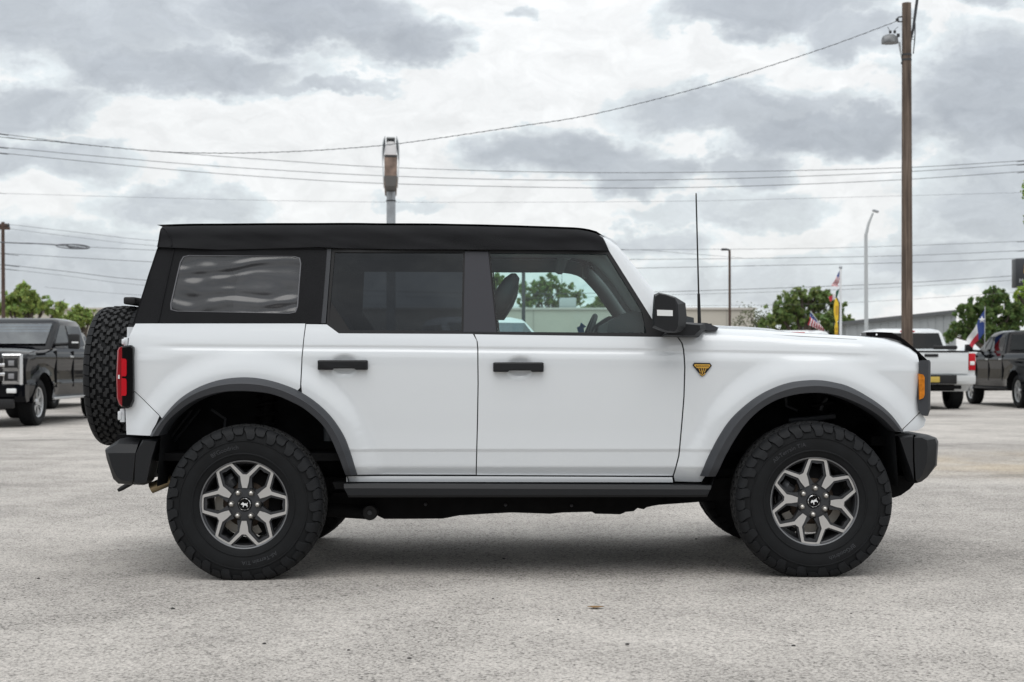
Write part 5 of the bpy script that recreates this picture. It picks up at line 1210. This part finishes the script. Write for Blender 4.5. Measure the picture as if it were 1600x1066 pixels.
def tree(label, lumps, depth, base_px, m, n, leaf, seed, group='trees along the far edge of the lot', trunk_r=.22):
    rnd = random.Random(seed); s = F_PX/(depth*K); base = W(base_px, HOR, depth); base.z = 0
    root = empty('tree', base); tag(root, label, 'tree', group)
    L3 = []
    for (x, y, r) in lumps:
        c = W(x, y, depth+rnd.uniform(-1, 1)*r/s*.6); L3.append((c, r/s))
    verts, faces, tint = [], [], []
    tot = sum(r**2 for _, r in L3)
    for c, r in L3:
        sub_ = [(Vector((rnd.gauss(0, 1), rnd.gauss(0, 1), rnd.gauss(0, 1))).normalized()*r*rnd.uniform(.30, 1.05), r*rnd.uniform(.09, .24)) for _ in range(34)]
        for q in range(int(.62*n*r**2/tot)):
            o, rr = rnd.choice(sub_); v = Vector((rnd.gauss(0, 1), rnd.gauss(0, 1), rnd.gauss(0, 1))).normalized()
            p = c+o+v*rr*rnd.uniform(.55, 1.08)
            if p.z < .25: continue
            nrm = (v*.8+Vector((rnd.gauss(0, .6), rnd.gauss(0, .6), rnd.gauss(.3, .6)))).normalized(); u = nrm.orthogonal().normalized(); u.rotate(Matrix.Rotation(rnd.uniform(0, 6.28), 3, nrm)); w = nrm.cross(u)
            L_ = leaf*rnd.uniform(.5, 1.1); k = len(verts)
            verts += [p+u*L_, p+w*L_*.5, p-u*L_, p-w*L_*.5]; faces.append((k, k+1, k+2, k+3)); g = rnd.uniform(.55, 1.3); tint += [(g*rnd.uniform(.85, 1.2), g, g*rnd.uniform(.7, 1.0), 1)]*4
    me = bpy.data.meshes.new('crown'); me.from_pydata(verts, [], faces); ca = me.color_attributes.new('tint', 'FLOAT_COLOR', 'CORNER')
    ca.data.foreach_set('color', [x for t in tint for x in t]); me.materials.append(m); o = bpy.data.objects.new('crown', me); col.objects.link(o); o.parent = root; o.matrix_parent_inverse = Matrix.Translation(-root.location)
    bm = bmesh.new(); top = sum((c for c, _ in L3), Vector())/len(L3); k = base.lerp(top, .45)
    tube(bm, [base, base.lerp(k, .5)+Vector((rnd.uniform(-.1, .1), 0, 0)), k, top], [trunk_r*1.3, trunk_r, trunk_r*.8, trunk_r*.3], 10)
    for c, r in L3:
        mid = k.lerp(c, .5)+Vector((rnd.uniform(-.2, .2), rnd.uniform(-.2, .2), .15)); tube(bm, [k, mid, c], [trunk_r*.6, trunk_r*.4, trunk_r*.12], 7)
        for _ in range(5):
            e = c+Vector((rnd.gauss(0, .5), rnd.gauss(0, .5), rnd.gauss(.1, .5)))*r; tube(bm, [mid.lerp(c, rnd.random()), e], [trunk_r*.2, trunk_r*.05], 5)
    fixn(bm); t = link('trunk', bm, M_BARK, None, True, 50); t.parent = root; t.matrix_parent_inverse = Matrix.Translation(-root.location)
    return root
def bare_tree(label, px_, top, depth, seed, spread=.5, leaves=260):
    rnd = random.Random(seed); base = W(px_, HOR, depth); base.z = 0; h = W(px_, top, depth).z; root = empty('bare_tree', base); tag(root, label, 'tree', 'trees along the far edge of the lot'); bm = bmesh.new(); tips = []
    def grow(p, d, l, r, lev):
        q = p+d*l; mid = p.lerp(q, .5)+Vector((rnd.gauss(0, .06), rnd.gauss(0, .06), 0))*l
        tube(bm, [p, mid, q], [r, r*.85, r*.65], 5 if lev > 1 else 8); 
        if lev >= 5: tips.append(q); return
        for _ in range(3 if lev < 3 else 2):
            nd = (d+Vector((rnd.gauss(0, spread), rnd.gauss(0, spread), rnd.gauss(.1, .2)))).normalized(); grow(q, nd, l*rnd.uniform(.62, .85), r*.6, lev+1)
    grow(base, Vector((0, 0, 1)), h*.26, .13, 0)
    fixn(bm); t = link('trunk', bm, M_BARK, None, True, 60); t.parent = root; t.matrix_parent_inverse = Matrix.Translation(-root.location)
    bm = bmesh.new()
    for _ in range(leaves):
        p = rnd.choice(tips)+Vector((rnd.gauss(0, .2), rnd.gauss(0, .2), rnd.gauss(0, .2))); u = Vector((rnd.gauss(0, 1), rnd.gauss(0, 1), rnd.gauss(0, 1))).normalized(); w = u.orthogonal().normalized(); L_ = .09
        bm.faces.new([bm.verts.new(p+u*L_), bm.verts.new(p+w*L_*.5), bm.verts.new(p-u*L_), bm.verts.new(p-w*L_*.5)])
    t = link('foliage', bm, mat('sparse_leaf', (.09, .10, .05), .9), None, False); t.parent = root; t.matrix_parent_inverse = Matrix.Translation(-root.location)
def build_trees():
    g1 = leaf_mat('spring_leaf', (.33, .43, .17)); g2 = leaf_mat('dark_leaf', (.15, .225, .10)); g3 = leaf_mat('bright_leaf', (.30, .42, .11)); g4 = leaf_mat('mid_leaf', (.23, .31, .14))
    tree('broad green tree with a pale loose crown over the black heavy-duty pickup', [(36,462,19),(18,470,18),(52,470,18),(70,478,16),(40,480,22),(8,482,16),(95,478,9),(88,490,12)], 118, 38, g1, 7000, .17, 1)
    tree('small rounded green tree beside the spare tyre', [(126,488,13),(112,494,12),(142,494,12),(128,502,16)], 122, 128, g1, 3600, .15, 2)
    tree('tall tree framed by the front side window above the cream building', [(862,446,19),(838,452,17),(885,456,17),(850,466,22),(880,474,22),(824,470,16),(903,466,12),(815,450,10)], 148, 860, g4, 7000, .18, 3)
    tree('small dark tree low in the front side window', [(940,474,11),(930,480,10),(954,478,10),(918,482,8)], 150, 940, g4, 3000, .17, 4)
    tree('tree hidden by the headrest, its crown edge showing through the window', [(772,440,18),(780,460,16)], 149, 770, g4, 2400, .18, 14)
    tree('large round green tree behind the flagpole', [(1262,470,24),(1235,474,22),(1285,472,22),(1215,488,20),(1308,490,20),(1245,500,28),(1285,502,26),(1326,506,14),(1200,505,14),(1250,456,10),(1275,455,8)], 116, 1262, g4, 11000, .16, 5)
    tree('dark leafy tree behind the star flag and the black crew-cab pickup', [(1535,478,22),(1560,468,20),(1510,490,18),(1545,500,26),(1585,480,22),(1500,512,18),(1575,505,28),(1605,470,20),(1525,518,20),(1550,456,8),(1485,525,10)], 104, 1550, g2, 12000, .15, 6)
    tree('bright fresh-leaved tree reaching into the photo beneath the pole sign', [(1612,455,22),(1640,440,36),(1618,478,18),(1590,462,7)], 62, 1660, g3, 3200, .085, 7, trunk_r=.12)
    tree('nearby tree outside the frame with leafy twigs entering under the clouds', [(1622,306,27),(1632,340,30),(1655,300,45),(1606,291,8),(1604,345,8),(1660,380,50),(1606,205,5)], 44, 1690, g3, 3600, .055, 8, trunk_r=.12)
    bare_tree('leafless grey tree behind the end of the cream building', 1153, 458, 150, 3)
    bare_tree('nearly bare tree between the cream building and the large round tree', 1196, 466, 122, 9, .42, 900)

# ------------------------------------------------------------------ flags
F_RED = mat('flag_red', (.45, .03, .05), .8); F_WHITE = mat('flag_white', (.72, .72, .72), .8); F_BLUE = mat('flag_blue', (.03, .06, .22), .8); F_GREEN = mat('flag_green', (.02, .09, .05), .8); F_YEL = mat('banner_yellow', (.72, .48, .03), .7)
def flag(label, quad, depth, colour, staff=None, nu=26, nv=13, wave=.05, extra=None):
    bm = bmesh.new(); V = []
    A, B, C, D = quad                                        # hoist top, hoist bottom, fly bottom, fly top
    for i in range(nu+1):
        u = i/nu; row = []
        for j in range(nv+1):
            v = j/nv; p = lerp(lerp(A, D, u), lerp(B, C, u), v); q = W(*p, depth); q.y += wave*math.sin(u*9+v*2)*min(1, u*3); q.z += wave*.3*math.sin(u*7+v)*u; row.append(bm.verts.new(q))
        V.append(row)
    for i in range(nu):
        for j in range(nv): f = bm.faces.new((V[i][j], V[i+1][j], V[i+1][j+1], V[i][j+1])); f.material_index = colour((i+.5)/nu, (j+.5)/nv, i, j)
    if extra: extra(bm)
    o = link('flag', bm, [F_RED, F_WHITE, F_BLUE, F_GREEN], None, True); tag(o, label, 'flag'); rebase(o, W(*A, depth))
    md = o.modifiers.new('cloth_thickness', 'SOLIDIFY'); md.thickness = .004
    if staff:
        bm = bmesh.new(); tube(bm, [W(*p, depth) for p in staff], .012, 8); sub(o, 'staff', bm, M_LGT)
    return o
def build_flags():
    us = lambda u, v, i, j: (1 if (i+j) % 3 == 0 and i % 2 == 0 and j % 2 == 0 else 2) if u < .4 and v < .54 else (0 if j % 2 == 0 else 1)
    flag('striped flag with a blue canton drooping from the top of the white flagpole', ((1312.3,422),(1311.8,436),(1308.5,449.5),(1299.5,447)), 62, us)
    flag('green, white and red flag hanging below the striped flag on the flagpole', ((1312,451),(1308.5,463),(1297,473),(1295,465)), 62, lambda u, v, i, j: 3 if u < .34 else 1 if u < .66 else 0)
    flag('striped flag with a blue canton on a short slanted staff above the bonnet', ((1266.5,487.5),(1284,510),(1291,522),(1263,508)), 59.0, us, ((1266,486),(1292,522)), wave=.06)
    def star(bm):
        c = W(1532.4, 500, 60.0); c.y -= .10; r = .105; vs = []
        for k in range(10):
            a = math.pi/2+k*math.pi/5; q = r if k % 2 == 0 else r*.4; vs.append(bm.verts.new((c.x+q*math.cos(a), c.y, c.z+q*math.sin(a))))
        cc = bm.verts.new(c)
        for k in range(10): bm.faces.new((cc, vs[k], vs[(k+1) % 10])).material_index = 1
    o = flag('single white star flag, blue, white and red, beside the black crew-cab pickup', ((1538.5,484),(1538,521),(1518,545),(1510,533)), 60.0, lambda u, v, i, j: 2 if u < .45 else (1 if v < .52 else 0), ((1539,479),(1538.6,547)), extra=star)
    d = 59.0; s = F_PX/(d*K)
    out = [(1307,465),(1309.5,468),(1311.5,476),(1312,486),(1310.5,496),(1308.6,503),(1309.6,510),(1309.8,535),(1304.6,535),(1304.4,510),(1306,503),(1304.2,496),(1303,486),(1303.6,476),(1305,468)]
    base = W(1307, HOR, d); base.z = 0; bm = bmesh.new(); prism(bm, [(W(a, b, d).x, W(a, b, d).z) for a, b in out], d*K-CAM_D, d*K-CAM_D+.03); o = simple_thing('feather_banner', bm, F_YEL, 'yellow feather banner standing beside the white flagpole', 'banner'); rebase(o, base)
    bm = bmesh.new(); tube(bm, [base, W(1311, 500, d), W(1311.5, 474, d), W(1307, 464, d)], .015, 8); sub(o, 'staff', bm, M_IRON)
    for (a, b, c, e) in ((1305.8,478,1309.4,492),(1305.4,512,1309,516),(1305.4,519,1309,523)):
        bm = bmesh.new(); p, q = W(a, b, d), W(c, e, d); box(bm, ((p.x+q.x)/2, p.y-.004, (p.z+q.z)/2), (q.x-p.x, .006, p.z-q.z)); sub(o, 'banner_mark', bm, mat('banner_ochre', (.5, .28, .03), .7))

build_ground(); build_litter(); build_hero(); build_wheels(); build_trucks(); build_poles(); build_wires(); build_buildings(); build_behind(); build_trees(); build_flags()
